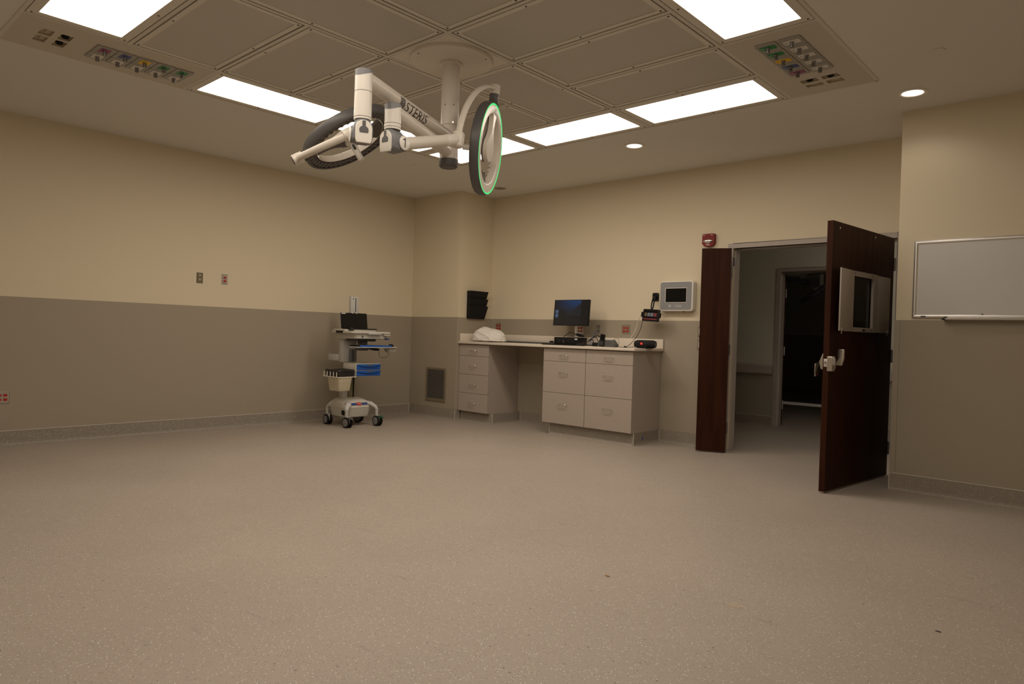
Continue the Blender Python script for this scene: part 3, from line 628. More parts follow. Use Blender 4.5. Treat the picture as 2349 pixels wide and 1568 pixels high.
def lamp_head(C, w_, a, yk, oo, piv=.405, lit=True):
    """round head: w_ = normal of the cover side, a = towards the pivot, yk = joint of the yoke, oo = yoke bulge direction"""
    w_, a = V(w_).normalized(), V(a).normalized(); a = (a - w_ * a.dot(w_)).normalized(); b = w_.cross(a); C = V(C)
    hd_ = MB().lathe([(.2995, .0310), (.3045, .0285), (.3095, .014), (.3100, -.020), (.304, -.032), (.294, -.035), (.288, -.032), (.288, .015), (.2935, .0255)], C, w_, 96, closed=True).build('lamp_head', 'dgrey', sl)
    MB().lathe([(.228, .014), (.231, .024), (.242, .030), (.2925, .0295), (.2925, .018), (.286, .010), (.236, .004), (.234, -.022), (.229, -.022)], C, w_, 96, closed=True).build('cover_ring', 'champ', hd_, label='champagne ring of the lamp cover')
    MB().lathe([(.2885, .0300), (.2945, .0332), (.2996, .0308), (.2945, .0270)], C, w_, 96, closed=True).build('light_ring', 'green_led' if lit else 'lgrey', hd_, label='thin glowing green ring' if lit else 'thin unlit ring')
    MB().lathe([(.2875, -.006), (.2875, -.026), (.270, -.029), (.240, -.025), (.237, -.006)], C, w_, 96, closed=True).build('lens_ring', 'lens', hd_, label='smoked clear lens ring')
    led = MB()
    tab = [(.226 * math.cos(math.radians(q_)), .226 * math.sin(math.radians(q_))) for q_ in range(150, 211, 6)] + [(.150 * math.cos(math.radians(q_)), .150 * math.sin(math.radians(q_))) for q_ in range(205, 154, -10)]
    MB().prism(tab, C - w_ * .006, a, b, -w_ * .018).build('lens_tab', 'lens', hd_)
    for R_, n_ in ((.274, 44), (.250, 40)):
        for k in range(n_):
            t_ = 2 * math.pi * (k + .5 * (.24 < R_ < .26)) / n_; led.lathe([(.0125, 0), (.0105, -.0045), (.0055, -.0068), (.0005, -.0075)], C + (a * math.cos(t_) + b * math.sin(t_)) * R_ - w_ * (.0265 if R_ > .23 else .0245), w_, 8)
    led.build('led_domes', 'lens', hd_, kind='stuff')
    # hub hanging from the pivot side like a drop
    drop = [(.238, .050), (.218, .038), (.190, .030), (.140, .026), (.105, .034)] + [(.088 * math.cos(math.radians(t_)), .088 * math.sin(math.radians(t_))) for t_ in range(40, 321, 14)] + [(.105, -.034), (.140, -.026), (.190, -.030), (.218, -.038), (.238, -.050)]
    hub = MB().prism(drop, C - w_ * .006, a, b, w_ * .034).build('hub', 'champ', hd_, bevel=.006, label='drop shaped champagne hub')
    back = drop
    MB().prism(back, C - w_ * .0062, a, b, -w_ * .008).build('hub_lens', 'lens', hub, bevel=.002)
    MB().prism(rrect(.030, .036, .003, 2, .262, 0), C + w_ * .0300, a, b, w_ * .0006).build('warning_label', 'lgrey', hub, label='small grey warning label')
    # handle on the lens side
    hb_ = MB().lathe([(.040, -.022), (.040, -.036), (.030, -.046), (.0215, -.056), (.0195, -.12), (.0180, -.165), (.015, -.170), (0, -.170)], C, w_, 24).build('handle', 'white', hub, label='white sterile handle')
    tocam = (CAMP - C).normalized(); sd = (tocam - w_ * tocam.dot(w_)).normalized()
    MB().prism(rrect(.016, .040, .008, 4), C - w_ * .078 + sd * .0205, w_.cross(sd), w_, sd * .0012).build('button_pad', 'black', hb_, label='black button pad')
    # neck and yoke
    MB().tube([C + a * .298, C + a * (.298 + (piv - .331) * .36), C + a * (.298 + (piv - .331) * .64), C + a * (piv - .033)], [.046, .031, .030, .034], 20, flat=.85, up=b).build('neck', 'dgrey', hd_)
    yo = MB().cyl(C + a * (piv - .033), C + a * (piv + .030), .036, .034, 28).build('yoke', 'champ', sl)
    MB().cyl(C + a * (piv + .0295), C + a * (piv + .0335), .025, n=24).build('yoke_cap', 'dgrey', yo)
    oo = V(oo).normalized(); bs = V(yk) - C; ka = bs.dot(a); off = (bs - a * ka)
    path = [C + a * (ka + (piv - ka) * math.sin(t_)) + off * math.cos(t_) for t_ in [math.radians(5 * q_) for q_ in range(19)]]
    side = a.cross(off.normalized())
    MB().tube(path, [.0235 - .003 * q_ / 18 for q_ in range(19)], 18, flat=.72, up=a.cross(side)).build('yoke_arm', 'champ', yo)
    MB().lathe([(0, -.050), (.032, -.050), (.040, -.040), (.040, .036), (.034, .046), (0, .046)], V(yk), a, 28).build('yoke_joint', 'champ', yo)
    return hd_
lamp_head((-3.337, 3.364, 2.417), (.857, .503, -.109), (.083, .073, .994), T1, (.259, -.965, .049))
h2_ = lamp_head((-3.784, 2.566, 2.386), (-.432, -.297, .852), (-.42, -.769, -.481), J2, (.902, -.413, -.127), .352, False)

# ------------------------------------------------------------------ casework
def pull(parent, x, y, z, w_=.118):
    pts = [(x - w_ / 2, y, z)] + [(x - w_ / 2 + .006 * (1 - math.cos(t_)) * 1.2, y - .030 * math.sin(t_) * .9 - .003, z) for t_ in [math.radians(a) for a in (30, 60, 90)]]
    pts += [(2 * x - p[0], p[1], p[2]) for p in reversed(pts)]
    return MB().tube(pts, .0042, 8).build('pull', 'chrome', parent)
def cabinet(x0, x1, zs, pulls, kick, lab, yf=6.390):
    r = empty('base_cabinet', ((x0 + x1) / 2, 6.69, 0), lab, 'cabinet', 'taupe drawer cabinets under the counter')
    MB().box(x0, x1, yf + .022, YB - .008, .135, 1.022).build('carcass', 'lam', r, smooth=0)
    for k in range(len(zs) - 1):
        zt_, zb_ = zs[k] - .0018, zs[k + 1] + .0018
        d_ = MB().bbox(x0 + .002, x1 - .002, yf, yf + .020, zb_, zt_, .0012, 1).build('drawer', 'lam', r)
        pull(d_, (x0 + x1) / 2, yf, pulls[k])
    kb = MB(); cove(kb, (kick[0], yf + .062, 0), (kick[1], yf + .062, 0), -Y, .134)
    kb.box(kick[0], kick[1], yf + .062, YB - .01, 0, .134)
    if kick[2]: cove(kb, (kick[1], yf + .062, 0), (kick[1], YB - .01, 0), X, .134)
    ko = kb.build('toe_kick', 'base', r, smooth=0)
    for x_ in ([kick[0] + .002] if kick[3] else []) + ([kick[1] + .006] if kick[2] else []):
        MB().cyl((x_, yf + .054, 0), (x_, yf + .054, .134), .0045, n=8).build('corner_strip', 'strip', ko)
    return r
cabinet(-6.733, -6.190, [1.014, .866, .622, .377, .135], [.939, .741, .494, .253], (-6.715, -6.150, True, True), 'narrow cabinet with four drawers against the wall column')
cabinet(-5.277, -4.6585, [1.016, .865, .497, .135], [.938, .736, .371], (-5.20, -4.66, False, True), 'wide three drawer cabinet below the desktop monitor')
rc = cabinet(-4.6565, -4.030, [1.016, .865, .499, .135], [.940, .737, .372], (-4.66, -4.036, True, False), 'wide three drawer cabinet at the door end of the counter')
# paint chip at the end of the toe kick
MB().prism([(0, 0), (.018, .006), (.022, .03), (.008, .045), (-.008, .03)], (-4.0287, 6.62, .045), Y, Z, X * .0008).build('paint_chip', 'bluecord', rc, smooth=0)
ct = empty('countertop', (-5.367, 6.67, 1.025), 'long cream countertop with backsplash spanning the drawer cabinets', 'countertop')
MB().bbox(-6.732, -3.998, 6.357, YB - .006, 1.025, 1.055, .003).build('worktop', 'counter', ct)
MB().bbox(-6.712, -4.002, 6.955, YB - .0055, 1.0555, 1.160, .002).build('backsplash', 'counter', ct)
MB().bbox(-6.732, -6.713, 6.385, YB - .0055, 1.0555, 1.160, .002).build('side_splash', 'counter', ct)

# ------------------------------------------------------------------ wall plates
def wall_plate(name, c_, u, n, gangs, style, lab, cat, group=None, dark=False):
    """plate with face in frame u (right) x Z, n outward"""
    c_, u, n = V(c_), V(u), V(n); w_ = .070 if gangs == 1 else .1165; h_ = .1145
    r = empty(name, c_, lab, cat, group)
    m_ = 'well' if dark else 'plate'
    vs_ = []; fs_ = []
    for k, (iw, ih, d_) in enumerate(((w_, h_, .0), (w_, h_, .0015), (w_ - .012, h_ - .012, .006))):
        vs_ += [c_ + u * sx * iw / 2 + Z * sz * ih / 2 + n * d_ for sx, sz in ((-1, -1), (1, -1), (1, 1), (-1, 1))]
    fs_ = [(3, 2, 1, 0), (8, 9, 10, 11)] + [(4 * a + k, 4 * a + (k + 1) % 4, 4 * a + 4 + (k + 1) % 4, 4 * a + 4 + k) for a in range(2) for k in range(4)]
    MB().add(vs_, fs_).build('face_plate', 'bronze' if dark else 'plate', r, smooth=0)
    for g_ in range(gangs):
        gx = (g_ - (gangs - 1) / 2) * .046
        if style == 'duplex':
            for sz in (-1, 1):
                rr = [(.0165 * math.cos(t_), max(-.0125, min(.0125, .0165 * math.sin(t_)))) for t_ in [2 * math.pi * k / 24 for k in range(24)]]
                rc_ = MB().prism(rr, c_ + u * gx + Z * sz * .0195 + n * .0055, u, Z, n * .003).build('receptacle', 'red', r)
                for sx in (-1, 1): MB().prism([(-.001, -.004), (.001, -.004), (.001, .004), (-.001, .004)], c_ + u * (gx + sx * .006) + Z * (sz * .0195 + .002) + n * .0086, u, Z, n * .0002).build('slot', 'print', rc_, smooth=0)
            MB().cyl(c_ + u * gx + n * .006, c_ + u * gx + n * .0075, .0035, n=8).build('plate_screw', 'chrome', r)
        elif style == 'data':
            MB().lathe([(.0085, 0), (.0085, .004), (.0055, .0045), (.004, .001)], c_ + u * gx + Z * .020 + n * .006, n, 14).build('coax_jack', 'chrome', r)
            MB().prism([(-.008, -.008), (.008, -.008), (.008, .006), (.003, .008), (-.003, .008), (-.008, .006)], c_ + u * gx - Z * .018 + n * .006, u, Z, n * .002).build('data_jack', 'lgrey' if dark else 'black', r)
            for sz in (-1, 1): MB().cyl(c_ + Z * sz * .042 + n * .006, c_ + Z * sz * .042 + n * .0075, .0033, n=8).build('plate_screw', 'chrome', r)
        elif style == 'switch':
            MB().prism([(-.0165, -.033), (.0165, -.033), (.0165, .033), (-.0165, .033)], c_ + u * gx + n * .0055, u, Z, n * .003).build('rocker', 'white', r, smooth=0)
    return r
M['bronze'] = mat('tarnished_plate', (.22, .185, .125), .35, metal=.8)
yw = YB - T - .0002
wall_plate('power_outlet', (-4.512, yw, 1.262), X, -Y, 2, 'duplex', 'steel quad outlet plate with red sockets beside the hanging tablet', 'outlet', 'steel wall plates')
wall_plate('power_outlet', (-5.183, yw, 1.250), X, -Y, 2, 'duplex', 'steel quad outlet plate with red sockets half hidden behind the monitor stand', 'outlet', 'steel wall plates')
wall_plate('power_outlet', (-6.578, yw, 1.262), X, -Y, 2, 'duplex', 'steel quad outlet plate with red sockets above the bundled linen', 'outlet', 'steel wall plates')
wall_plate('data_outlet', (-4.903, yw, 1.257), X, -Y, 1, 'data', 'steel data plate with a blue cable plugged in', 'outlet', 'steel wall plates')
wall_plate('data_outlet', (XL + .0003, 3.337, 1.682), Y, X, 1, 'data', 'dark bronze data plate on the left wall', 'outlet', 'steel wall plates', dark=True)
wall_plate('power_outlet', (XL + .0003, 3.616, 1.687), Y, X, 1, 'duplex', 'steel duplex plate with two red sockets on the left wall', 'outlet', 'steel wall plates')
wall_plate('power_outlet', (XL + T + .0003, 1.571, .4475), Y, X, 2, 'duplex', 'steel quad outlet plate low on the wall at the left edge', 'outlet', 'steel wall plates')
for z_, lab in ((1.257, 'upper light switch plate half hidden by the narrow door leaf'), (1.114, 'lower light switch plate half hidden by the narrow door leaf')):
    wall_plate('light_switch', (-3.556, yw, z_), X, -Y, 1, 'switch', lab, 'light switch', 'switch plates behind the narrow leaf')
for x_, lab in ((-6.212, 'dim outlet plate on the far room wall, left of two'), (-5.845, 'dim outlet plate on the far room wall, right of two')):
    wall_plate('power_outlet', (x_, 16.7955, .455), X, -Y, 2, 'duplex', lab, 'outlet', 'outlets of the dim room')
# return air grille low on the wall column
gr = empty('return_grille', (-7.128, YC - T, .22), 'brown metal return air grille low on the wall column', 'air grille')
fg = MB()
for a in ((-7.328, -7.297, .223, .677), (-6.958, -6.928, .223, .677), (-7.297, -6.958, .223, .262), (-7.297, -6.958, .650, .677)): fg.box(a[0], a[1], YC - T - .012, YC - T - .0003, a[2], a[3])
M['grille'] = mat('brown_grille_enamel', (.20, .165, .105), .45)
M['slat'] = mat('grey_grille_slat', (.34, .32, .29), .35, metal=.5)
fg.build('grille_frame', 'grille', gr, smooth=0, bevel=.002)
MB().box(-7.297, -6.958, YC - T - .0012, YC - T - .0004, .262, .650).build('grille_back', 'dark', gr, smooth=0)
ns = 34
for k in range(ns):
    z_ = .266 + k * (.380 / (ns - 1))
    MB().prism([(0, .0), (.010, .0045), (.010, .0062), (0, .0017)], (-7.297, YC - T - .0016, z_ - .001), -Y, -Z, X * .339).build('slat', 'slat', gr, smooth=0)
# ------------------------------------------------------------------ things on the back wall
# control panel
cp = empty('control_panel', (-3.826, YB, 1.476), 'white and grey wall control panel with a dark touch screen', 'control panel')
bx = MB().prism(rrect(.410, .334, .030), (-3.826, YB - .0008, 1.643), X, Z, -Y * .079).build('housing', 'white', cp, bevel=.008)
MB().prism(rrect(.384, .308, .022), (-3.830, YB - .0798, 1.645), X, Z, -Y * .002).build('face', 'face_grey', cp)
sb = MB(); ring_ = [(-.134, .134, -.083, -.076), (-.134, .134, .076, .083), (-.134, -.127, -.076, .076), (.127, .134, -.076, .076)]
for a_ in ring_: sb.box(-3.826 + a_[0], -3.826 + a_[1], YB - .0865, YB - .0818, 1.652 + a_[2], 1.652 + a_[3])
sb.build('bezel', 'silver', cp, smooth=0, bevel=.001)
MB().box(-3.953, -3.699, YB - .0835, YB - .0818, 1.576, 1.728).build('screen', 'screen', cp, smooth=0, label='dark touch screen')
text_on(cp, 'lettering', 'STERIS', .033, (-3.795, YB - .0820, 1.532), X, Z, 'silver', .85)
lg = MB()
for k in range(4): lg.box(-3.913 + k * .0065, -3.909 + k * .0065, YB - .0826, YB - .0819, 1.521, 1.543)
lg.box(-3.914, -3.886, YB - .0826, YB - .0819, 1.5425, 1.546).build('wave_mark', 'silver', cp, smooth=0)
MB().cyl((-3.75, YB - .04, 1.476), (-3.75, YB - .04, 1.466), .008, n=10).build('cable_gland', 'dgrey', cp)
MB().cyl((-3.90, YB - .04, 1.476), (-3.90, YB - .04, 1.469), .006, n=10).build('cable_gland', 'lgrey', cp)
# fire alarm
fa = empty('fire_alarm', (-3.484, YB, 2.17), 'red wall fire alarm strobe above the narrow door leaf', 'fire alarm')
fb = MB().prism(rrect(.140, .118, .014, 4, 0, .012) [:12] + [(-.070, -.030), (-.045, -.062), (0, -.068), (.045, -.062), (.070, -.030)], (-3.484, YB - .0008, 2.240), X, Z, -Y * .042).build('housing', 'alarm', fa, bevel=.005)
MB().lathe([(0, .016), (.5, .014), (.85, .008), (1.0, 0)], (0, 0, 0), Z, 24, mx=Matrix.Translation((-3.488, YB - .0425, 2.232)) @ Matrix.Rotation(math.pi / 2, 4, 'X') @ Matrix.Diagonal((.058, .023, 1.0, 1))).build('strobe_lens', 'chrome', fa)
text_on(fa, 'lettering', 'FIRE', .026, (-3.486, YB - .0432, 2.194), X, Z, 'w_print', .95)
for x_ in (-3.535, -3.445): MB().bbox(x_ - .014, x_ + .014, YB - .0434, YB - .0425, 2.294, 2.298, .0004, 1).build('vent_mark', 'w_print', fa)
# file rack on the column side
fr_ = empty('file_rack', (XC + T, 6.67, 1.36), 'black three pocket wall file rack on the column side', 'file rack')
MB().box(XC + T + .0005, XC + T + .0045, 6.503, 6.832, 1.362, 1.735).build('back_plate', 'bmat', fr_, smooth=0)
for k, zt_ in enumerate((1.735, 1.632, 1.535)):
    zb_ = zt_ - .173; xb, xt = XC + T + .030, XC + T + .082; x0_ = XC + T + .005
    if zb_ < 1.362: zb_ = 1.362
    pk = MB().add([(xb, 6.507, zb_), (xb, 6.812, zb_), (xt, 6.832, zt_), (xt, 6.503, zt_), (xb - .003, 6.507, zb_), (xb - .003, 6.812, zb_), (xt - .003, 6.832, zt_), (xt - .003, 6.503, zt_)], [(0, 1, 2, 3), (7, 6, 5, 4), (0, 4, 5, 1), (1, 5, 6, 2), (2, 6, 7, 3), (3, 7, 4, 0)])
    for y_ in (6.505, 6.814):
        yo_ = 6.503 if y_ < 6.6 else 6.829; pk.add([(x0_, y_, zb_), (xb, y_, zb_), (xt, yo_, zt_), (x0_, yo_, zt_), (x0_, y_ + .003, zb_), (xb, y_ + .003, zb_), (xt, yo_ + .003, zt_), (x0_, yo_ + .003, zt_)], [(0, 1, 2, 3), (7, 6, 5, 4), (0, 4, 5, 1), (1, 5, 6, 2), (2, 6, 7, 3), (3, 7, 4, 0)])
    pk.box(x0_, xb, 6.508, 6.814, zb_, zb_ + .003).build('pocket', 'bmat', fr_, smooth=0)
# tablet on a wall arm
tm = empty('wall_tablet', (-4.115, YB, 1.35), 'black tablet terminal hanging on a jointed wall bracket', 'tablet')
bp = MB().prism(rrect(.084, .096, .010), (-4.126, YB - .0005, 1.641), X, Z, -Y * .008).build('wall_bracket', 'black', tm, bevel=.002)
for sx in (-1, 1):
    for sz in (-1, 1): MB().cyl((-4.126 + sx * .033, YB - .0085, 1.641 + sz * .038), (-4.126 + sx * .033, YB - .011, 1.641 + sz * .038), .005, n=8).build('bracket_screw', 'chrome', bp)
MB().tube([(-4.118, YB - .01, 1.640), (-4.115, YB - .05, 1.632), (-4.108, YB - .075, 1.605)], .015, 12).build('arm_joint', 'black', tm)
for sx in (-1, 1): MB().tube([(-4.108 + sx * .013, YB - .073, 1.62), (-4.098 + sx * .013, YB - .115, 1.555), (-4.090 + sx * .013, YB - .135, 1.515)], .0075, 10).build('arm_link', 'black', tm)
MB().tube([(-4.092, YB - .135, 1.522), (-4.085, YB - .150, 1.49), (-4.078, YB - .158, 1.46)], .014, 12).build('ball_joint', 'black', tm)
MB().ball((-4.080, YB - .146, 1.520), .006).build('joint_screw', 'chrome', tm)
TM = Matrix.Translation((-4.072, 6.800, 1.424)) @ Matrix.Rotation(math.radians(-8), 4, 'X') @ Matrix.Rotation(math.radians(3), 4, 'Y')
R3 = TM.to_3x3()
tbdy = MB().prism(rrect(.208, .136, .012), TM @ V((0, .012, 0)), R3 @ X, R3 @ Z, R3 @ (-Y * .028)).build('body', 'black', tm, bevel=.004)
for sx in (-1, 1): MB().prism(rrect(.022, .056, .006), TM @ V((sx * .108, .012, .004)), R3 @ X, R3 @ Z, R3 @ (-Y * .036)).build('clamp_ear', 'bmat', tm, bevel=.003)
MB().prism(rrect(.172, .118, .004), TM @ V((0, -.0162, 0)), R3 @ X, R3 @ Z, R3 @ (-Y * .0008)).build('screen', 'screen', tm)
M['t_red'] = mat('dim_red_thumbnail', (.02, .002, .003), .4, emit=(1, .06, .08), estr=.11)
M['t_tan'] = mat('dim_tan_thumbnail', (.02, .015, .004), .4, emit=(.8, .5, .15), estr=.08)
M['t_grey'] = mat('dim_grey_thumbnail', (.02, .02, .02), .4, emit=(.8, .8, .85), estr=.10)
for x_, wd, m_ in ((-.062, .030, 't_tan'), (-.022, .034, 't_grey'), (.018, .034, 't_grey'), (.060, .036, 't_red')):
    MB().prism(rrect(wd, .040, .002, 2), TM @ V((x_, -.0172, .006)), R3 @ X, R3 @ Z, R3 @ (-Y * .0004)).build('thumbnail', m_, tbdy)
MB().prism(rrect(.168, .014, .002, 2), TM @ V((0, -.0172, -.044)), R3 @ X, R3 @ Z, R3 @ (-Y * .0004)).build('menu_bar', 't_red', tbdy)

# ------------------------------------------------------------------ things on the counter
ZT = 1.0555
# monitor
MM = Matrix.Translation((-5.118, 6.700, 1.449)) @ Matrix.Rotation(math.radians(-4.8), 4, 'X') ; M3 = MM.to_3x3()
mo = empty('monitor', (-5.06, 6.76, ZT), 'black flat desktop monitor showing a dark photo, on a silver stand', 'monitor')
MB().prism(rrect(.530, .314, .006, 2), MM @ V((0, .018, 0)), M3 @ X, M3 @ Z, M3 @ (-Y * .026)).build('case', 'black', mo, bevel=.003)
sm, nt, bsd = nodes('monitor_picture')
tcn = nt.nodes.new('ShaderNodeTexCoord'); spx = nt.nodes.new('ShaderNodeSeparateXYZ'); nt.links.new(tcn.outputs['Generated'], spx.inputs[0])
rpz = nt.nodes.new('ShaderNodeValToRGB'); rpz.color_ramp.elements[0].position = .38; rpz.color_ramp.elements[0].color = (.003, .003, .0035, 1); rpz.color_ramp.elements[1].position = 1.0; rpz.color_ramp.elements[1].color = (.004, .028, .095, 1)
e_ = rpz.color_ramp.elements.new(.62); e_.color = (.006, .014, .030, 1)
nt.links.new(spx.outputs['Z'], rpz.inputs['Fac'])
mskx = nt.nodes.new('ShaderNodeMapRange'); mskx.inputs['From Min'].default_value = .0; mskx.inputs['From Max'].default_value = .55; nt.links.new(spx.outputs['X'], mskx.inputs['Value'])
mulc = nt.nodes.new('ShaderNodeMix'); mulc.data_type = 'RGBA'; mulc.inputs['A'].default_value = (.0035, .0035, .004, 1); nt.links.new(mskx.outputs['Result'], mulc.inputs['Factor']); nt.links.new(rpz.outputs['Color'], mulc.inputs['B'])
bsd.inputs['Base Color'].default_value = (.008, .008, .009, 1); bsd.inputs['Roughness'].default_value = .2
nt.links.new(mulc.outputs['Result'], bsd.inputs['Emission Color']); bsd.inputs['Emission Strength'].default_value = 1.0
MB().prism([(-.258, -.150), (.258, -.150), (.258, .150), (-.258, .150)], MM @ V((0, -.0082, 0)), M3 @ X, M3 @ Z, M3 @ (-Y * .0006)).build('screen', sm, mo, smooth=0, label='screen with a dusky building photo')
M['pic_dark'] = mat('picture_dark', (.006, .006, .006), .25, emit=(.006, .006, .0065), estr=1)
M['pic_mid'] = mat('picture_wall', (.008, .008, .01), .25, emit=(.0065, .008, .012), estr=1)
M['pic_side'] = mat('picture_sidebar', (.004, .004, .004), .25, emit=(.0035, .0035, .004), estr=1)
M['pic_hex'] = mat('picture_hexagon', (.02, .03, .05), .25, emit=(.035, .060, .105), estr=1)
def pic(name, poly, m_, lift): MB().prism(poly, MM @ V((0, -.0088 - lift, 0)), M3 @ X, M3 @ Z, M3 @ (-Y * .0002)).build(name, m_, mo, smooth=0)
pic('picture_sidebar', [(.145, -.150), (.258, -.150), (.258, .150), (.145, .150)], 'pic_side', .0001)
pic('picture_building', [(-.085, -.03), (.02, .035), (.075, .055), (.080, .075), (.145, .115), (.145, -.04), (-.085, -.04)], 'pic_mid', .0002)
pic('picture_hill', [(-.225, -.01), (-.19, .02), (-.15, .035), (-.11, .02), (-.085, 0), (-.07, -.05), (.13, -.07), (.13, -.15), (-.258, -.15), (-.258, -.03)], 'pic_dark', .0003)
for z_ in (.012, -.038): pic('picture_hexagon', [(-.215 + .028 * math.cos(math.radians(60 * k)), z_ + .028 * math.sin(math.radians(60 * k))) for k in range(6)], 'pic_hex', .0005)
pic('picture_caption', [(.175, .103), (.215, .103), (.215, .107), (.175, .107)], 'pic_mid', .0005); pic('picture_caption', [(.135, -.118), (.17, -.118), (.17, -.114), (.135, -.114)], 'pic_mid', .0005)
MB().tube([(-5.062, 6.745, 1.10), (-5.066, 6.742, 1.25), (-5.062, 6.735, 1.36)], [.030, .027, .026], 16, flat=.5).build('stand_column', 'alu', mo)
MB().prism(rrect(.24, .17, .02), (-5.06, 6.83, ZT + .0006), X, Y, Z * .012).build('stand_base', 'black', mo, bevel=.003)
MB().tube([(-5.06, 6.80, ZT + .014), (-5.062, 6.775, 1.075), (-5.062, 6.750, 1.11)], [.04, .034, .030], 14, flat=.6).build('stand_foot', 'alu', mo)
# desktop computer
pcx = empty('desktop_computer', (-5.032, 6.60, ZT), 'small black desktop computer lying under the monitor', 'computer')
MB().bbox(-5.211, -4.854, 6.500, 6.675, ZT + .0005, 1.151, .003).build('case', 'black', pcx)
MB().bbox(-5.208, -4.857, 6.4945, 6.500, ZT + .003, 1.149, .002).build('front_bezel', 'bmat', pcx)
MB().lathe([(.013, 0), (.0145, .002), (.016, 0)], (-5.137, 6.4945, 1.106), -Y, 20, closed=True).build('maker_ring', 'dgrey', pcx)
MB().box(-5.068, -5.066, 6.4932, 6.4945, 1.080, 1.118).build('power_bar', 'lgrey', pcx, smooth=0)
MB().box(-4.902, -4.862, 6.4935, 6.4945, 1.124, 1.138).build('asset_tag', 'w_print', pcx, smooth=0, label='white asset tag')
kb_ = empty('keyboard', (-5.07, 6.43, ZT), 'flat black keyboard in front of the desktop computer', 'keyboard')
MB().bbox(-5.300, -4.838, 6.372, 6.488, ZT + .0003, ZT + .010, .003).build('case', 'bmat', kb_)
kk = MB()
for r_ in range(5):
    for c2 in range(21): kk.box(-5.290 + c2 * .0212, -5.290 + c2 * .0212 + .018, 6.380 + r_ * .021, 6.380 + r_ * .021 + .018, ZT + .0095, ZT + .0135)
kk.build('keys', 'black', kb_, smooth=0, kind='stuff')
def mouse(x_, y_, z_, lab, rot):
    o = empty('mouse', (x_, y_, z_), lab, 'mouse'); mx_ = Matrix.Translation((x_, y_, z_)) @ Matrix.Rotation(rot, 4, 'Z')
    b_ = bmesh.new(); bmesh.ops.create_uvsphere(b_, u_segments=20, v_segments=12, radius=1)
    for v in b_.verts: v.co = V((v.co.x * .030, v.co.y * .053, max(0, v.co.z) * .034 * (1 - .18 * v.co.y) + .0004))
    MB().bm(b_, mx_).build('shell', 'bmat', o); MB().box(-.0006, .0006, .010, .050, .012, .0235, mx_).build('button_split', 'print', o, smooth=0)
    MB().cyl(mx_ @ V((-.004, .028, .030)), mx_ @ V((.004, .028, .030)), .005, n=10).build('wheel', 'dgrey', o); return o
mouse(-4.775, 6.435, ZT, 'black mouse on the counter right of the keyboard', -.9)
# handheld scanner with strap on the computer
hs_ = empty('barcode_scanner', (-4.93, 6.58, 1.152), 'black handheld scanner with strap lying on the desktop computer', 'scanner')
MB().tube([(-4.965, 6.60, 1.186), (-4.925, 6.585, 1.186), (-4.875, 6.575, 1.178), (-4.825, 6.565, 1.168)], [.012, .021, .022, .013], 16, flat=.75).build('body', 'black', hs_)
MB().tube([(-4.955, 6.592, 1.200), (-4.90, 6.575, 1.203), (-4.85, 6.565, 1.195)], [.004, .006, .004], 10).build('grip_strip', 'grey', hs_)
MB().tube([(-5.115, 6.56, 1.156), (-5.075, 6.56, 1.180), (-5.040, 6.565, 1.203), (-5.000, 6.58, 1.203), (-4.960, 6.59, 1.192)], .0075, 8, flat=.4).build('strap', 'bmat', hs_)
# cables
def cable(name, pts, r_, m_, lab, group=None):
    P = [V(p) for p in pts]; out = []
    for i in range(len(P) - 1):                        # Catmull-Rom
        a, b, c2, d_ = P[max(i - 1, 0)], P[i], P[i + 1], P[min(i + 2, len(P) - 1)]
        for k in range(6):
            t_ = k / 6; out.append(.5 * ((2 * b) + (c2 - a) * t_ + (2 * a - 5 * b + 4 * c2 - d_) * t_ ** 2 + (3 * b - a - 3 * c2 + d_) * t_ ** 3))
    out.append(P[-1]); o = MB().tube(out, r_, 8).build(name, m_); return tag(o, lab, 'cable', group)
cable('network_cable', [(-4.903, 6.966, 1.239), (-4.905, 6.945, 1.236), (-4.935, 6.935, 1.22), (-4.935, 6.92, 1.17), (-4.945, 6.88, 1.12), (-4.90, 6.82, 1.085), (-4.84, 6.80, 1.064)], .0032, 'bluecord', 'blue network cable hanging from the steel data plate', 'cables on the counter')
cable('power_cable', [(-4.850, 6.72, 1.125), (-4.80, 6.74, 1.165), (-4.745, 6.74, 1.18), (-4.700, 6.73, 1.150), (-4.675, 6.71, 1.095), (-4.66, 6.69, 1.063)], .0045, 'black', 'highest black cable looping behind the desktop computer', 'cables on the counter')
cable('power_cable', [(-4.850, 6.70, 1.115), (-4.805, 6.71, 1.150), (-4.760, 6.71, 1.160), (-4.72, 6.70, 1.130), (-4.700, 6.69, 1.064)], .004, 'black', 'middle black cable looping behind the desktop computer', 'cables on the counter')
cable('power_cable', [(-4.850, 6.69, 1.10), (-4.815, 6.69, 1.125), (-4.775, 6.68, 1.128), (-4.748, 6.67, 1.072), (-4.735, 6.66, 1.066), (-4.718, 6.64, 1.066)], .004, 'black', 'lowest black cable looping behind the desktop computer', 'cables on the counter')
pb = MB().bbox(-4.700, -4.585, 6.56, 6.615, ZT + .0005, 1.100, .006).build('power_brick', 'bmat'); tag(pb, 'black power brick between the mouse and the phone dock', 'power adapter')
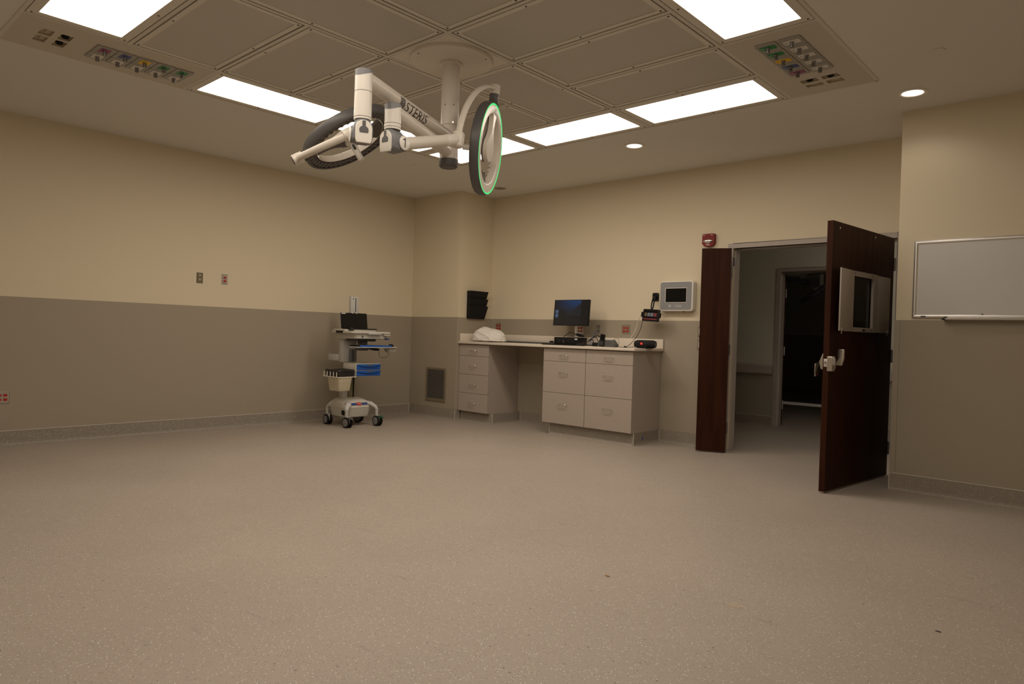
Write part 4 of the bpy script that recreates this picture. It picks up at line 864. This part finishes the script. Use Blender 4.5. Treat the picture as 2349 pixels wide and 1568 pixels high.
# speaker dock with a phone standing in it
dk = empty('phone_dock', (-4.46, 6.53, ZT), 'dark grey speaker dock holding an upright phone', 'dock')
MB().prism([(-.112, 0), (.117, 0), (.117, .030), (.072, .080), (-.095, .080), (-.118, .012)], (-4.46, 6.490, ZT + .0005), X, Z, Y * .085).build('body', 'dgrey', dk, bevel=.006)
MB().box(-4.502, -4.492, 6.4885, 6.4895, ZT + .006, ZT + .010).build('badge', 'silver', dk, smooth=0)
ph = empty('phone', (-4.508, 6.484, ZT + .005), 'slim black cordless phone leaning upright against the dock', 'phone')
pu = V((.15, 0, .989)).normalized(); pr_ = V((.989, 0, -.15)).normalized(); po_ = V((-4.503, 6.4885, 1.1300))
MB().prism(rrect(.062, .136, .010), po_, pr_, pu, -Y * .013).build('body', 'bmat', ph, bevel=.003)
MB().prism(rrect(.048, .056, .003, 2, 0, .032), po_ - Y * .0132, pr_, pu, -Y * .0006).build('display', 'screen', ph)
for i_ in range(3):
    for j_ in range(4): MB().prism(rrect(.011, .007, .002, 2, (i_ - 1) * .015, -.050 + j_ * .011), po_ - Y * .0132, pr_, pu, -Y * .001).build('key', 'dgrey', ph)
wp = MB().bbox(-4.600, -4.581, 6.62, 6.66, ZT + .001, 1.128, .005).build('plug_adapter', 'white'); tag(wp, 'white plug adapter behind the phone dock', 'power adapter')
# round bluetooth speaker
sk = empty('bluetooth_speaker', (-4.015, 6.60, ZT), 'black cylinder speaker with a red badge at the end of the counter', 'speaker')
SD = V((.985, .17, 0)); c0 = V((-4.015, 6.605, ZT + .0455))
MB().lathe([(0, -.124), (.030, -.124), (.036, -.116), (.038, -.108), (.0445, -.090), (.0450, 0), (.0445, .090), (.038, .108), (.036, .116), (.030, .112), (0, .112)], c0, SD, 32).build('body', 'bmat', sk)
MB().lathe([(0, .114), (.022, .116), (.028, .113)], c0, SD, 24).build('bass_cap', 'dgrey', sk)
MB().tube([c0 + SD * t_ + V((.02, -.01, -.0415)) for t_ in (-.08, .06)], .004, 8).build('foot_strip', 'black', sk)
bn = V((.17, -.985, .12)).normalized()
lgx = MB().prism(rrect(.024, .022, .002, 2), c0 - SD * .030 + bn * .0452, SD, Z, bn * .001).build('badge', 'red_glow', sk, label='small red badge with added glow')
text_on(lgx, 'lettering', 'JBL', .0085, c0 - SD * .030 + bn * .0464, SD, Z, 'w_print', .9)
# loose leads from the tablet to the counter
cable('charging_lead', [(-4.178, 6.785, 1.418), (-4.205, 6.78, 1.405), (-4.222, 6.775, 1.36), (-4.228, 6.77, 1.34)], .0035, 'lgrey', 'short grey lead end hanging from the left of the tablet', 'cables on the counter')
cable('charging_lead', [(-4.228, 6.77, 1.338), (-4.245, 6.75, 1.25), (-4.275, 6.70, 1.16), (-4.300, 6.64, 1.095), (-4.270, 6.60, 1.066), (-4.255, 6.585, 1.0600)], .0022, 'w_print', 'thin white lead falling from the tablet to the counter', 'cables on the counter')
cable('charging_lead', [(-4.176, 6.785, 1.405), (-4.174, 6.78, 1.34), (-4.185, 6.76, 1.26), (-4.205, 6.71, 1.17), (-4.235, 6.65, 1.10), (-4.250, 6.60, 1.068), (-4.235, 6.56, 1.0605)], .0030, 'black', 'black lead falling from the tablet to the counter', 'cables on the counter')
cable('audio_lead', [(-4.355, 6.56, 1.068), (-4.320, 6.54, 1.063), (-4.285, 6.54, 1.060), (-4.250, 6.53, 1.0585), (-4.200, 6.53, 1.0585)], .0026, 'black', 'black lead running from the phone dock to the cable tie', 'cables on the counter')
cable('audio_lead', [(-4.235, 6.565, 1.0590), (-4.19, 6.565, 1.0595), (-4.150, 6.575, 1.068), (-4.128, 6.585, 1.080)], .0024, 'black', 'black lead entering the cylinder speaker', 'cables on the counter')
cable('dock_lead', [(-4.440, 6.585, 1.125), (-4.420, 6.62, 1.150), (-4.385, 6.63, 1.150), (-4.370, 6.62, 1.115), (-4.365, 6.60, 1.068)], .0022, 'dgrey', 'thin dark lead arching behind the phone dock', 'cables on the counter')
vt = MB().tube([(-4.238, 6.528, 1.064), (-4.224, 6.520, 1.072), (-4.212, 6.512, 1.068), (-4.205, 6.505, 1.0615), (-4.196, 6.500, 1.0595)], [.006, .009, .008, .007, .004], 10, flat=.6).build('cable_tie', 'black'); tag(vt, 'black strap tie around the loose leads on the counter', 'cable tie')
# rod and dongle by the backsplash
st = MB().bbox(-6.42, -5.30, 6.915, 6.945, ZT + .0004, ZT + .020, .004).build('flat_bar', 'dgrey'); tag(st, 'long dark grey bar lying along the backsplash', 'bar')
dg_ = MB().bbox(-5.625, -5.575, 6.918, 6.942, ZT + .0208, ZT + .042, .004).build('dongle', 'black'); tag(dg_, 'tiny black box standing on the long grey bar', 'dongle')
pp_ = MB().box(-5.95, -5.60, 6.62, 6.80, ZT + .0003, ZT + .0012).build('pale_sheet', 'w_print', smooth=0); tag(pp_, 'thin pale sheet lying flat on the counter', 'pale_slab')  # thin pale slab flat on the worktop
# bundled linen
from mathutils import noise
lb = bmesh.new(); bmesh.ops.create_icosphere(lb, subdivisions=6, radius=1)
def ridge(p, f, o_): return 1 - min(1, abs(noise.noise(V(p) * f + V(o_))) * 3.2)
OUT = [(-1.0, .10), (-.86, .55), (-.60, .80), (-.36, 1.0), (-.20, .97), (.15, .90), (.45, .82), (.72, .62), (.88, .40), (1.0, .10)]   # silhouette: peak left of the middle, long slope to the right
def prof(t_):
    for (a_, ha), (b_, hb_) in zip(OUT, OUT[1:]):
        if a_ <= t_ <= b_: return ha + (hb_ - ha) * (t_ - a_) / (b_ - a_)
    return .1
for v in lb.verts:
    d_ = v.co.normalized()
    sw = V((d_.x * .9 + d_.z * 1.5, d_.y * .7, d_.z * .5 - d_.x * .35))         # sweeping drapes
    dr = .060 * ridge(sw, 1.25, (9, 4, 2)) + .045 * ridge(V((d_.x * .6 - d_.z * 1.3, d_.y * 1.1, d_.x * .5)), 1.7, (2, 7, 5)) + .16 * noise.noise(d_ * .9 + V((3, 1, 7))) + .05 * noise.noise(d_ * 2.4 + V((1, 6, 2)))
    hx = math.copysign(abs(d_.x) ** .8, d_.x)
    p = V((hx * .262 * (1 + dr * .6), d_.y * .150 * (1 + dr), 0))
    if d_.z >= 0: p.z = .166 * prof(max(-1, min(1, hx))) * (d_.z / max(.25, math.sqrt(1 - min(.93, d_.x ** 2)))) ** .62 * (1 + dr * 1.1 - .05)
    else: p.z = d_.z * .012 * (1 + 1.0 * max(0, noise.noise(d_ * 5)))
    v.co = p
zmin = min(v.co.z for v in lb.verts)
lo_ = MB().bm(lb, Matrix.Translation((-6.395, 6.605, ZT + .001 - zmin))).build('linen_bundle', 'linen', smooth=60); tag(lo_, 'crumpled white linen bundle at the left end of the counter', 'linen')
# ------------------------------------------------------------------ whiteboard
wbd = empty('whiteboard', (-.445, YR, 1.38), 'large whiteboard with aluminium frame on the right wall', 'whiteboard')
bx0, bx1, bz0, bz1 = -1.360, .470, 1.388, 2.003
MB().box(bx0 + .01, bx1 - .01, YR - .010, YR - .0006, bz0 + .01, bz1 - .01).build('surface', 'board', wbd, smooth=0)
def rail(p, q, inn, name='frame_rail'):
    p, q, inn = V(p), V(q), V(inn); L_ = (q - p); dr = L_.normalized(); w_ = .030
    prof_ = [(0, 0), (0, .010), (.006, .016), (.015, .0185), (.024, .016), (.030, .010), (.030, 0)]
    vs_ = [p + inn * a_ - Y * d_ + dr * a_ for a_, d_ in prof_] + [q + inn * a_ - Y * d_ - dr * a_ for a_, d_ in prof_]; n = len(prof_)
    MB().add(vs_, [tuple(range(n)), tuple(range(2 * n - 1, n - 1, -1))] + [(k, k + n, (k + 1) % n + n, (k + 1) % n) for k in range(n)]).build(name, 'alu', wbd)
yf_ = YR - .0008
rail((bx0, yf_, bz0), (bx1, yf_, bz0), Z); rail((bx0, yf_, bz1), (bx1, yf_, bz1), -Z); rail((bx0, yf_, bz0), (bx0, yf_, bz1), X); rail((bx1, yf_, bz0), (bx1, yf_, bz1), -X)
tr_ = MB().prism([(0, 0), (.070, -.002), (.074, .004), (.074, .008), (.068, .008), (.066, .003), (0, .005)], (-1.12, YR - .006, 1.3795), -Y, Z, X * 1.35).build('marker_tray', 'alu', wbd)
MB().bbox(-1.142, -1.120, YR - .080, YR - .005, 1.3755, 1.3885, .003).build('tray_cap', 'black', tr_)
lbp = MB().prism(rrect(.034, .0105, .001, 2), (-1.279, YR - .0193, 1.4025), X, Z, -Y * .0008).build('name_plate', 'print', wbd, label='tiny dark name plate on the bottom rail')
mg = MB().prism([(-.007, 0), (.006, .005), (.006, -.005)], (-.891, YR - .0102, 1.421), X, Z, -Y * .004).build('magnet', 'dgrey', wbd)

# ------------------------------------------------------------------ computer cart (front faces +x)
CX, CY = -7.11, 4.985
ca = empty('computer_cart', (CX, CY, 0), 'beige rolling medical computer cart with blue drawers by the left wall', 'cart')
# base hood: lofted cross sections along z
def loft(sections, name, m_, parent, **k):
    n = len(sections[0]); vs_ = [p for s_ in sections for p in s_]; fs_ = [(i * n + q_, i * n + (q_ + 1) % n, (i + 1) * n + (q_ + 1) % n, (i + 1) * n + q_) for i in range(len(sections) - 1) for q_ in range(n)]
    fs_ += [tuple(range(n - 1, -1, -1)), tuple((len(sections) - 1) * n + q_ for q_ in range(n))]
    return MB().add(vs_, fs_).build(name, m_, parent, **k)
def sec(wx, wy, r_, z_, ox=0, bulge=0): return [V((CX + ox + px, CY + py, z_ + bulge * 0)) for px, py in rrect(wx, wy, r_, 5)]
loft([sec(.31, .32, .05, .108, -.055), sec(.34, .345, .06, .118, -.055), sec(.385, .385, .07, .212, -.055), sec(.39, .39, .07, .226, -.055)], 'base_skirt', 'beige', ca)
hood = loft([sec(.395, .395, .075, .2265, -.055), sec(.39, .39, .08, .257, -.058), sec(.36, .365, .09, .290, -.069), sec(.30, .32, .10, .315, -.085), sec(.22, .26, .10, .332, -.10), sec(.12, .16, .055, .340, -.11)], 'base_hood', 'beige', ca, smooth=60)
# blue stripe and red badge on the sloping front of the hood
def hoodpt(y_, t_):   # t_ 0 low .. 1 high on the sloping front
    zs_ = .252 + t_ * .040; xs_ = CX + .1385 - max(0, zs_ - .257) * .80; return V((xs_ + .0035 - max(0, abs(y_) - .105) ** 2 * 9, CY + y_, zs_ + .002))
def stripe(ya, yb, m_, name, t0=.12, t1=.72, n=8):
    lo = [hoodpt(ya + (yb - ya) * k / n, t0) for k in range(n + 1)]; hi = [hoodpt(ya + (yb - ya) * k / n, t1) for k in range(n + 1)]
    up_ = V((.003, 0, .002)); vs_ = lo + hi + [p - up_ * 2 for p in lo + hi]; q_ = n + 1; fs_ = []
    for k in range(n):
        fs_ += [(k, k + 1, q_ + k + 1, q_ + k), (2 * q_ + k, 3 * q_ + k, 3 * q_ + k + 1, 2 * q_ + k + 1), (k, 2 * q_ + k, 2 * q_ + k + 1, k + 1), (q_ + k, q_ + k + 1, 3 * q_ + k + 1, 3 * q_ + k)]
    fs_ += [(0, q_, 3 * q_, 2 * q_), (n, 2 * q_ + n, 3 * q_ + n, q_ + n)]
    return MB().add(vs_, fs_).build(name, m_, hood, smooth=0)
stripe(-.135, -.042, 'navy', 'blue_stripe'); stripe(.032, .125, 'navy', 'blue_stripe')
M['badge_red'] = mat('red_badge_enamel', (.48, .02, .015), .35)
bd = stripe(-.036, .026, 'badge_red', 'red_badge', .02, .82)
text_on(bd, 'lettering', 'Capsa', .020, hoodpt(-.005, .42) + V((.0012, 0, .0012)), Y, V((-.055, 0, .040)), 'w_print', .9)
MB().lathe([(0, .001), (.030, .001), (.034, -.004), (0, -.004)], (CX + .065, CY - .1885, .17), -Y, 20).build('fan_port', 'black', ca)
# legs and casters
def caster(x_, y_, rot, brake):
    sx = 1 if x_ > CX else -1; sy = 1 if y_ > CY else -1
    lg_ = MB().tube([(CX - .055 + sx * .11, CY + sy * .12, .275), (CX - .03 + sx * .175, CY + sy * .165, .262), (x_ - sx * .015, y_ - sy * .010, .232), (x_, y_, .205)], [.040, .036, .028, .021], 14, flat=.8).build('leg', 'lgrey', ca)
    MB().cyl((x_, y_, .212), (x_, y_, .128), .0190, .0165, 16).build('leg_socket', 'lgrey', lg_)
    dx, dy = math.cos(rot), math.sin(rot); c_ = V((x_ + dx * .018, y_ + dy * .018, .0628)); axw = V((-dy, dx, 0))
    cs = MB().bbox(-.036, .036, -.012, .012, -.012, .070, .006, mx=Matrix.Translation(c_) @ Matrix.Rotation(rot, 4, 'Z')).build('caster', 'lgrey', ca)
    for s_ in (-1, 1):
        wh_ = MB().lathe([(.036, .013), (.057, .013), (.062, .018), (.062, .030), (.057, .035), (.036, .036)], c_, axw * s_, 28, closed=True).build('caster_wheel', 'bmat', cs)
        MB().lathe([(0, .036), (.040, .0375), (.046, .0355), (.046, .030), (0, .030)], c_, axw * s_, 24).build('wheel_hub', 'grey', wh_)
    MB().lathe([(0, .042), (.016, .040), (.034, .030), (.034, .010), (0, .010)], c_ + Z * .022, Z, 18).build('caster_hood', 'grey', cs) if False else None
    if brake: MB().bbox(.010, .078, -.020, .020, .062, .074, .004, mx=Matrix.Translation(c_) @ Matrix.Rotation(rot, 4, 'Z') @ Matrix.Rotation(.25, 4, 'Y')).build('brake_pedal', brake, cs)
M['brake_g'] = mat('green_pedal', (.012, .09, .045), .5)
caster(-7.365, 4.79, -.05, None); caster(-6.940, 4.78, .08, 'dgrey'); caster(-6.900, 5.185, .05, 'brake_g'); caster(-7.305, 5.185, .5, None)
# column
MB().bbox(-7.235, -7.165, CY - .125, CY - .040, .325, .62, .008).build('lower_mast', 'lgrey', ca)
MB().bbox(-7.210, -7.150, CY - .040, CY + .045, .325, .62, .004).build('mast_core', 'core', ca)
MB().bbox(-7.165, -7.148, CY + .016, CY + .036, .33, .605, .003).build('mast_groove', 'black', ca)
MB().bbox(-7.235, -7.150, CY - .140, CY + .065, .765, 1.045, .012).build('upper_mast', 'lgrey', ca)
MB().bbox(-7.152, -7.140, CY - .055, CY + .055, .775, .925, .003).build('mast_plate', 'grey', ca)
MB().bbox(-7.142, -7.136, CY - .015, CY + .012, .78, .92, .002).build('mast_slot', 'dgrey', ca)
# tool box with two blue drawers
dbx = MB().bbox(-7.150, -6.885, CY - .130, CY + .226, .603, .763, .005).build('drawer_box', 'beige', ca)
MB().bbox(-7.13, -6.97, CY - .1335, CY - .1295, .640, .748, .002).build('side_plate', 'beige', dbx)
for z_ in (.690, .614):
    dr_ = MB().bbox(-6.886, -6.872, CY - .122, CY + .218, z_, z_ + .062, .002).build('drawer_front', 'blue', ca)
    n = 14; lip = [(-6.871 + .0, CY - .122 + .340 * k / n) for k in range(n + 1)]; top = []; bot = []
    for k in range(n + 1):
        t_ = 2 * k / n - 1; y_ = CY + .048 + .173 * t_
        top.append(V((-6.866 + .012 * (1 - t_ * t_), y_, z_ + .064))); bot.append(V((-6.868 + .016 * (1 - t_ * t_), y_, z_ + .052 - .016 * (1 - t_ * t_))))
    bk_ = [V((-6.873, p.y, p.z)) for p in top]; bb_ = [V((-6.873, p.y, p.z)) for p in bot]; q_ = n + 1; vs_ = top + bot + bk_ + bb_; fs_ = []
    for k in range(n): fs_ += [(k, k + 1, q_ + k + 1, q_ + k), (2 * q_ + k, 3 * q_ + k, 3 * q_ + k + 1, 2 * q_ + k + 1), (k, 2 * q_ + k, 2 * q_ + k + 1, k + 1), (q_ + k, q_ + k + 1, 3 * q_ + k + 1, 3 * q_ + k)]
    fs_ += [(0, q_, 3 * q_, 2 * q_), (n, 2 * q_ + n, 3 * q_ + n, q_ + n)]
    MB().add(vs_, fs_).build('drawer_lip', 'blue', dr_)
    MB().bbox(-6.8560, -6.8510, CY + .008, CY + .098, z_ + .050, z_ + .062, .001).build('label_slot', 'dgrey', dr_)
# work surface
ws = empty('x', (0, 0, 0)); bpy.data.objects.remove(ws)
dk_ = loft([[V((CX + px + .055, CY + py + .055, z_)) for px, py in rrect(wx, wy, r_, 6)] for wx, wy, r_, z_ in ((.40, .44, .05, 1.055), (.43, .47, .05, 1.062), (.44, .48, .05, 1.115), (.46, .54, .06, 1.118), (.49, .58, .07, 1.125), (.49, .58, .07, 1.140), (.47, .56, .07, 1.147))], 'work_surface', 'beige', ca, smooth=40)
MB().bbox(-7.225, -6.985, CY - .235, CY - .150, 1.145, 1.168, .008).build('surface_riser', 'beige', dk_)
MB().bbox(-7.16, -7.02, CY - .2405, CY - .234, 1.122, 1.146, .002).build('side_slot', 'black', dk_)
MB().bbox(-6.872, -6.800, CY - .02, CY + .17, 1.108, 1.142, .012).build('front_grip', 'lgrey', dk_)
MB().bbox(-6.845, -6.800, CY + .215, CY + .300, 1.100, 1.115, .005).build('side_lever', 'beige', dk_)
MB().bbox(-6.86, -6.80, CY + .245, CY + .285, 1.052, 1.072, .006).build('release_lever', 'navy', dk_, label='dark blue release lever')
MB().cyl((-6.838, CY - .085, 1.085), (-6.832, CY - .085, 1.085), .011, n=16).build('keyhole', 'dgrey', dk_)
MB().bbox(-7.16, -6.90, CY - .09, CY + .16, 1.028, 1.056, .006).build('slide_rail', 'dgrey', ca)
# screen pole
po = MB().bbox(-7.275, -7.232, CY + .016, CY + .131, 1.140, 1.572, .006).build('screen_pole', 'lgrey', ca)
MB().bbox(-7.2335, -7.2300, CY + .078, CY + .090, 1.385, 1.555, .001).build('pole_slot', 'dgrey', po)
MB().cyl((-7.232, CY + .05, 1.545), (-7.230, CY + .05, 1.545), .010, n=12).build('pole_mark', 'grey', po)
# keyboard tray on its arm
MB().bbox(-7.03, -6.93, CY - .02, CY + .06, .985, 1.030, .006).build('tray_arm', 'dgrey', ca)
ty = loft([[V((px - 6.865, py + CY + .10, z_)) for px, py in rrect(wx, wy, r_, 5)] for wx, wy, r_, z_ in ((.20, .57, .05, .952), (.23, .60, .06, .957), (.23, .60, .06, .963), (.22, .59, .06, .966))], 'keyboard_tray', 'lgrey', ca)
MB().bbox(-6.775, -6.752, CY - .170, CY + .290, .960, .984, .007).build('wrist_rest', 'blue', ty, label='royal blue wrist rest')
MB().bbox(-6.90, -6.80, CY + .29, CY + .40, .905, .952, .010).build('mouse_pouch', 'beige', ty)
MB().bbox(-7.04, -6.93, CY - .045, CY + .075, .915, .953, .006).build('tray_mount', 'dgrey', ty)
MB().tube([(-6.86, CY + .03, .945), (-6.84, CY + .10, .937), (-6.83, CY + .15, .93)], [.014, .02, .012], 10).build('tilt_knob', 'black', ty)
MB().tube([(-6.87, CY + .19, .952), (-6.85, CY + .17, .90), (-6.83, CY + .165, .85), (-6.82, CY + .19, .833), (-6.80, CY + .255, .845), (-6.79, CY + .29, .87), (-6.81, CY + .25, .915), (-6.84, CY + .23, .952)], .0026, 8).build('tray_lead', 'black', ty)
# side pocket
sp_ = MB().bbox(-7.42, -7.236, CY - .165, CY - .076, .782, .862, .004).build('side_pocket', 'lgrey', ca)
MB().bbox(-7.411, -7.245, CY - .157, CY - .084, .858, .8626, .002).build('pocket_opening', 'dgrey', sp_)
# bin bracket wire cage
cg = MB()
for x_ in (-7.15, -7.085, -7.02, -6.955, -6.89): cg.cyl((x_, CY - .392, .607), (x_, CY - .392, .665), .0045, n=6)
cg.tube([(-7.176, CY - .392, .607), (-6.857, CY - .392, .607), (-6.857, CY - .145, .607)], .0045, 6); cg.tube([(-7.176, CY - .392, .607), (-7.176, CY - .145, .607)], .0045, 6)
cg.build('bin_cage', 'white', ca)
# waste bin hanging on the cart side
wbn = empty('waste_bin', (-7.02, CY - .26, .44), 'small cream waste bin with black liner hung on the cart side', 'waste bin')
def bsec(wx, wy, r_, z_): return [V((-7.017 + px, CY - .262 + py, z_)) for px, py in rrect(wx, wy, r_, 4)]
loft([bsec(.205, .150, .02, .440), bsec(.215, .158, .022, .446), bsec(.262, .208, .025, .655), bsec(.272, .216, .026, .660)], 'bucket', 'bin', wbn)
ln = []
for k, (wx, wy, z_) in enumerate(((.266, .212, .610), (.286, .228, .640), (.296, .238, .672), (.285, .228, .690), (.262, .205, .684), (.246, .190, .655))):
    ln.append([p + V((noise.noise(p * 30 + V((k, 0, 0))) * .010, noise.noise(p * 30 + V((0, k, 5))) * .010, noise.noise(p * 25 + V((k, 3, 1))) * .012)) for p in bsec(wx, wy, .03, z_)])
loft(ln, 'liner', 'liner', wbn, smooth=60, label='crumpled black bin liner')
for x_ in (-7.09, -6.95): MB().cyl((x_, CY - .325, .440), (x_, CY - .325, .432), .006, n=8).build('foot', 'bin', wbn)
# laptop
LT = Matrix.Translation((-7.100, CY - .015, 1.1765)) @ Matrix.Rotation(math.radians(-9), 4, 'Y'); L3 = LT.to_3x3()
lp_ = empty('laptop', (-7.03, CY, 1.148), 'open black laptop standing on the cart work surface', 'laptop')
MB().bbox(-7.105, -6.905, CY - .185, CY + .175, 1.1695, 1.181, .003).build('base', 'bmat', lp_)
MB().bbox(-7.095, -6.915, CY - .147, CY + .165, 1.1475, 1.1693, .003).build('dock_slab', 'beige', lp_)
ld_ = MB().bbox(-.006, .006, -.188, .190, 0, .192, .003, mx=LT).build('lid', 'black', lp_)
MB().box(.0062, .0072, -.182, .184, .008, .186, LT).build('screen', 'screen', ld_, smooth=0, label='dark switched off screen')
MB().box(.0066, .0076, -.178, -.120, .177, .187, LT).build('asset_tag', 'w_print', ld_, smooth=0, label='white asset tag')
MB().box(.0066, .0076, -.06, -.03, .003, .006, LT).build('maker_mark', 'lgrey', ld_, smooth=0)
for y_ in (-.020, .040): MB().bbox(-.010, .010, y_ - .005, y_ + .005, .183, .197, .002, mx=LT).build('lid_clip', 'white', lp_)
kb2 = empty('keyboard', (-6.85, CY + .06, .967), 'black keyboard on the blue edged tray of the cart', 'keyboard')
MB().bbox(-6.945, -6.782, CY - .19, CY + .265, .9675, .980, .004).build('case', 'bmat', kb2)
kk = MB()
for r_ in range(5):
    for c2 in range(20): kk.box(-6.938 + r_ * .029, -6.938 + r_ * .029 + .025, CY - .182 + c2 * .022, CY - .182 + c2 * .022 + .019, .9795, .9845)
kk.build('keys', 'black', kb2, smooth=0, kind='stuff')
mouse(-6.835, CY + .335, .9668, 'black mouse on the tray of the cart', math.radians(200))

# ------------------------------------------------------------------ small marks on the floor
ch = MB().prism([(-.012, -.004), (.010, -.012), (.014, .004), (-.004, .010)], (-1.892, 2.829, .0003), X, Y, Z * .002).build('wood_chip', 'tan', smooth=0); tag(ch, 'tiny brown chip lying on the floor in the middle foreground', 'debris')
ch = MB().prism([(-.010, -.002), (.006, -.006), (.012, .002), (-.002, .005)], (-.581, 3.286, .0003), X, Y, Z * .002).build('dark_crumb', 'screw', smooth=0); tag(ch, 'tiny dark crumb on the floor at the right foreground', 'debris')
fs_ = MB().prism([(.032 * math.cos(t_) * (1 + .12 * math.sin(3 * t_)), .024 * math.sin(t_) * (1 + .1 * math.cos(4 * t_))) for t_ in [2 * math.pi * k / 22 for k in range(22)]], (-1.29, 2.93, .0002), X, Y, Z * .0003).build('floor_stain', 'stain', smooth=0); tag(fs_, 'small round yellowish stain on the foreground floor', 'stain')

# ------------------------------------------------------------------ added lamps of the hall, and the dim room
hl = empty('ceiling_light', (-1.6, 8.35, ZC), 'unseen hall ceiling light added to brighten the hall beyond the open door', 'ceiling light')  # unseen panel added to brighten the hall walls
MB().box(-2.2, -1.0, 8.05, 8.65, 3.045, 3.0545).build('frame', 'dframe', hl, smooth=0)
M['hall_fill'] = emission('added_hall_lens', (1.0, .88, .74), 5.5)
MB().add([(-2.15, 8.1, 3.0440), (-2.15, 8.6, 3.0440), (-1.05, 8.6, 3.0440), (-1.05, 8.1, 3.0440)], [(0, 1, 2, 3)]).build('lens', 'hall_fill', hl, smooth=0)
fl2 = empty('ceiling_light', (-3.4, 11.2, ZC), 'unseen faint ceiling light added to lift the dim room across the hall', 'ceiling light')  # unseen panel added to keep the far room from going black
MB().box(-4.0, -2.8, 10.9, 11.5, 3.045, 3.0545).build('frame', 'dframe', fl2, smooth=0)
M['faint_fill'] = emission('added_faint_lens', (1.0, .88, .72), .65)
MB().add([(-3.95, 10.95, 3.0440), (-3.95, 11.45, 3.0440), (-2.85, 11.45, 3.0440), (-2.85, 10.95, 3.0440)], [(0, 1, 2, 3)]).build('lens', 'faint_fill', fl2, smooth=0)
# second surgical light hanging in the dim room
f2 = empty('surgical_light', (-4.7, 13.2, ZC), 'unlit surgical light hanging in the dim room across the hall', 'surgical light')
MB().lathe([(0, -.03), (.28, -.03), (.287, -.003), (0, -.003)], (-4.7, 13.2, ZC), Z, 32).build('ceiling_flange', 'champ', f2)
MB().cyl((-4.7, 13.2, 3.02), (-4.7, 13.2, 2.35), .062, n=24).build('column', 'champ', f2)
MB().tube([(-4.7, 13.2, 2.45), (-5.3, 12.9, 2.45)], .042, 16).build('extension_arm', 'champ', f2); MB().tube([(-4.7, 13.2, 2.35), (-4.2, 12.7, 2.35)], .042, 16).build('extension_arm', 'champ', f2)
MB().tube([(-5.3, 12.9, 2.49), (-5.3, 12.9, 2.22), (-4.9, 12.8, 2.20), (-4.85, 12.75, 2.26)], .04, 14).build('spring_arm', 'champ', f2); MB().tube([(-4.2, 12.7, 2.39), (-4.2, 12.7, 2.15), (-4.22, 12.5, 2.10)], .04, 14).build('spring_arm', 'champ', f2)
for c_, n_ in (((-4.72, 12.75, 2.30), (.2, -.1, .97)), ((-4.18, 12.4, 2.06), (-.5, -.3, .8))):
    MB().lathe([(0, .03), (.29, .03), (.31, .01), (.31, -.02), (.29, -.034), (0, -.03)], c_, n_, 48).build('lamp_head', 'dgrey', f2)
# added spot behind an added wall gap, casts the streak on the far floor
sd_ = bpy.data.lights.new('added_streak_spot', 'SPOT'); so = bpy.data.objects.new('added_streak_spot', sd_); COL.objects.link(so)
sd_.energy = 520; sd_.color = (1.0, .92, .82); sd_.spot_size = math.radians(9); sd_.spot_blend = .5; sd_.shadow_soft_size = .05
so.location = (-.3, 13.6, 1.2); so.rotation_euler = (V((-4.6, 13.6, 0)) - so.location).to_track_quat('-Z', 'Y').to_euler()
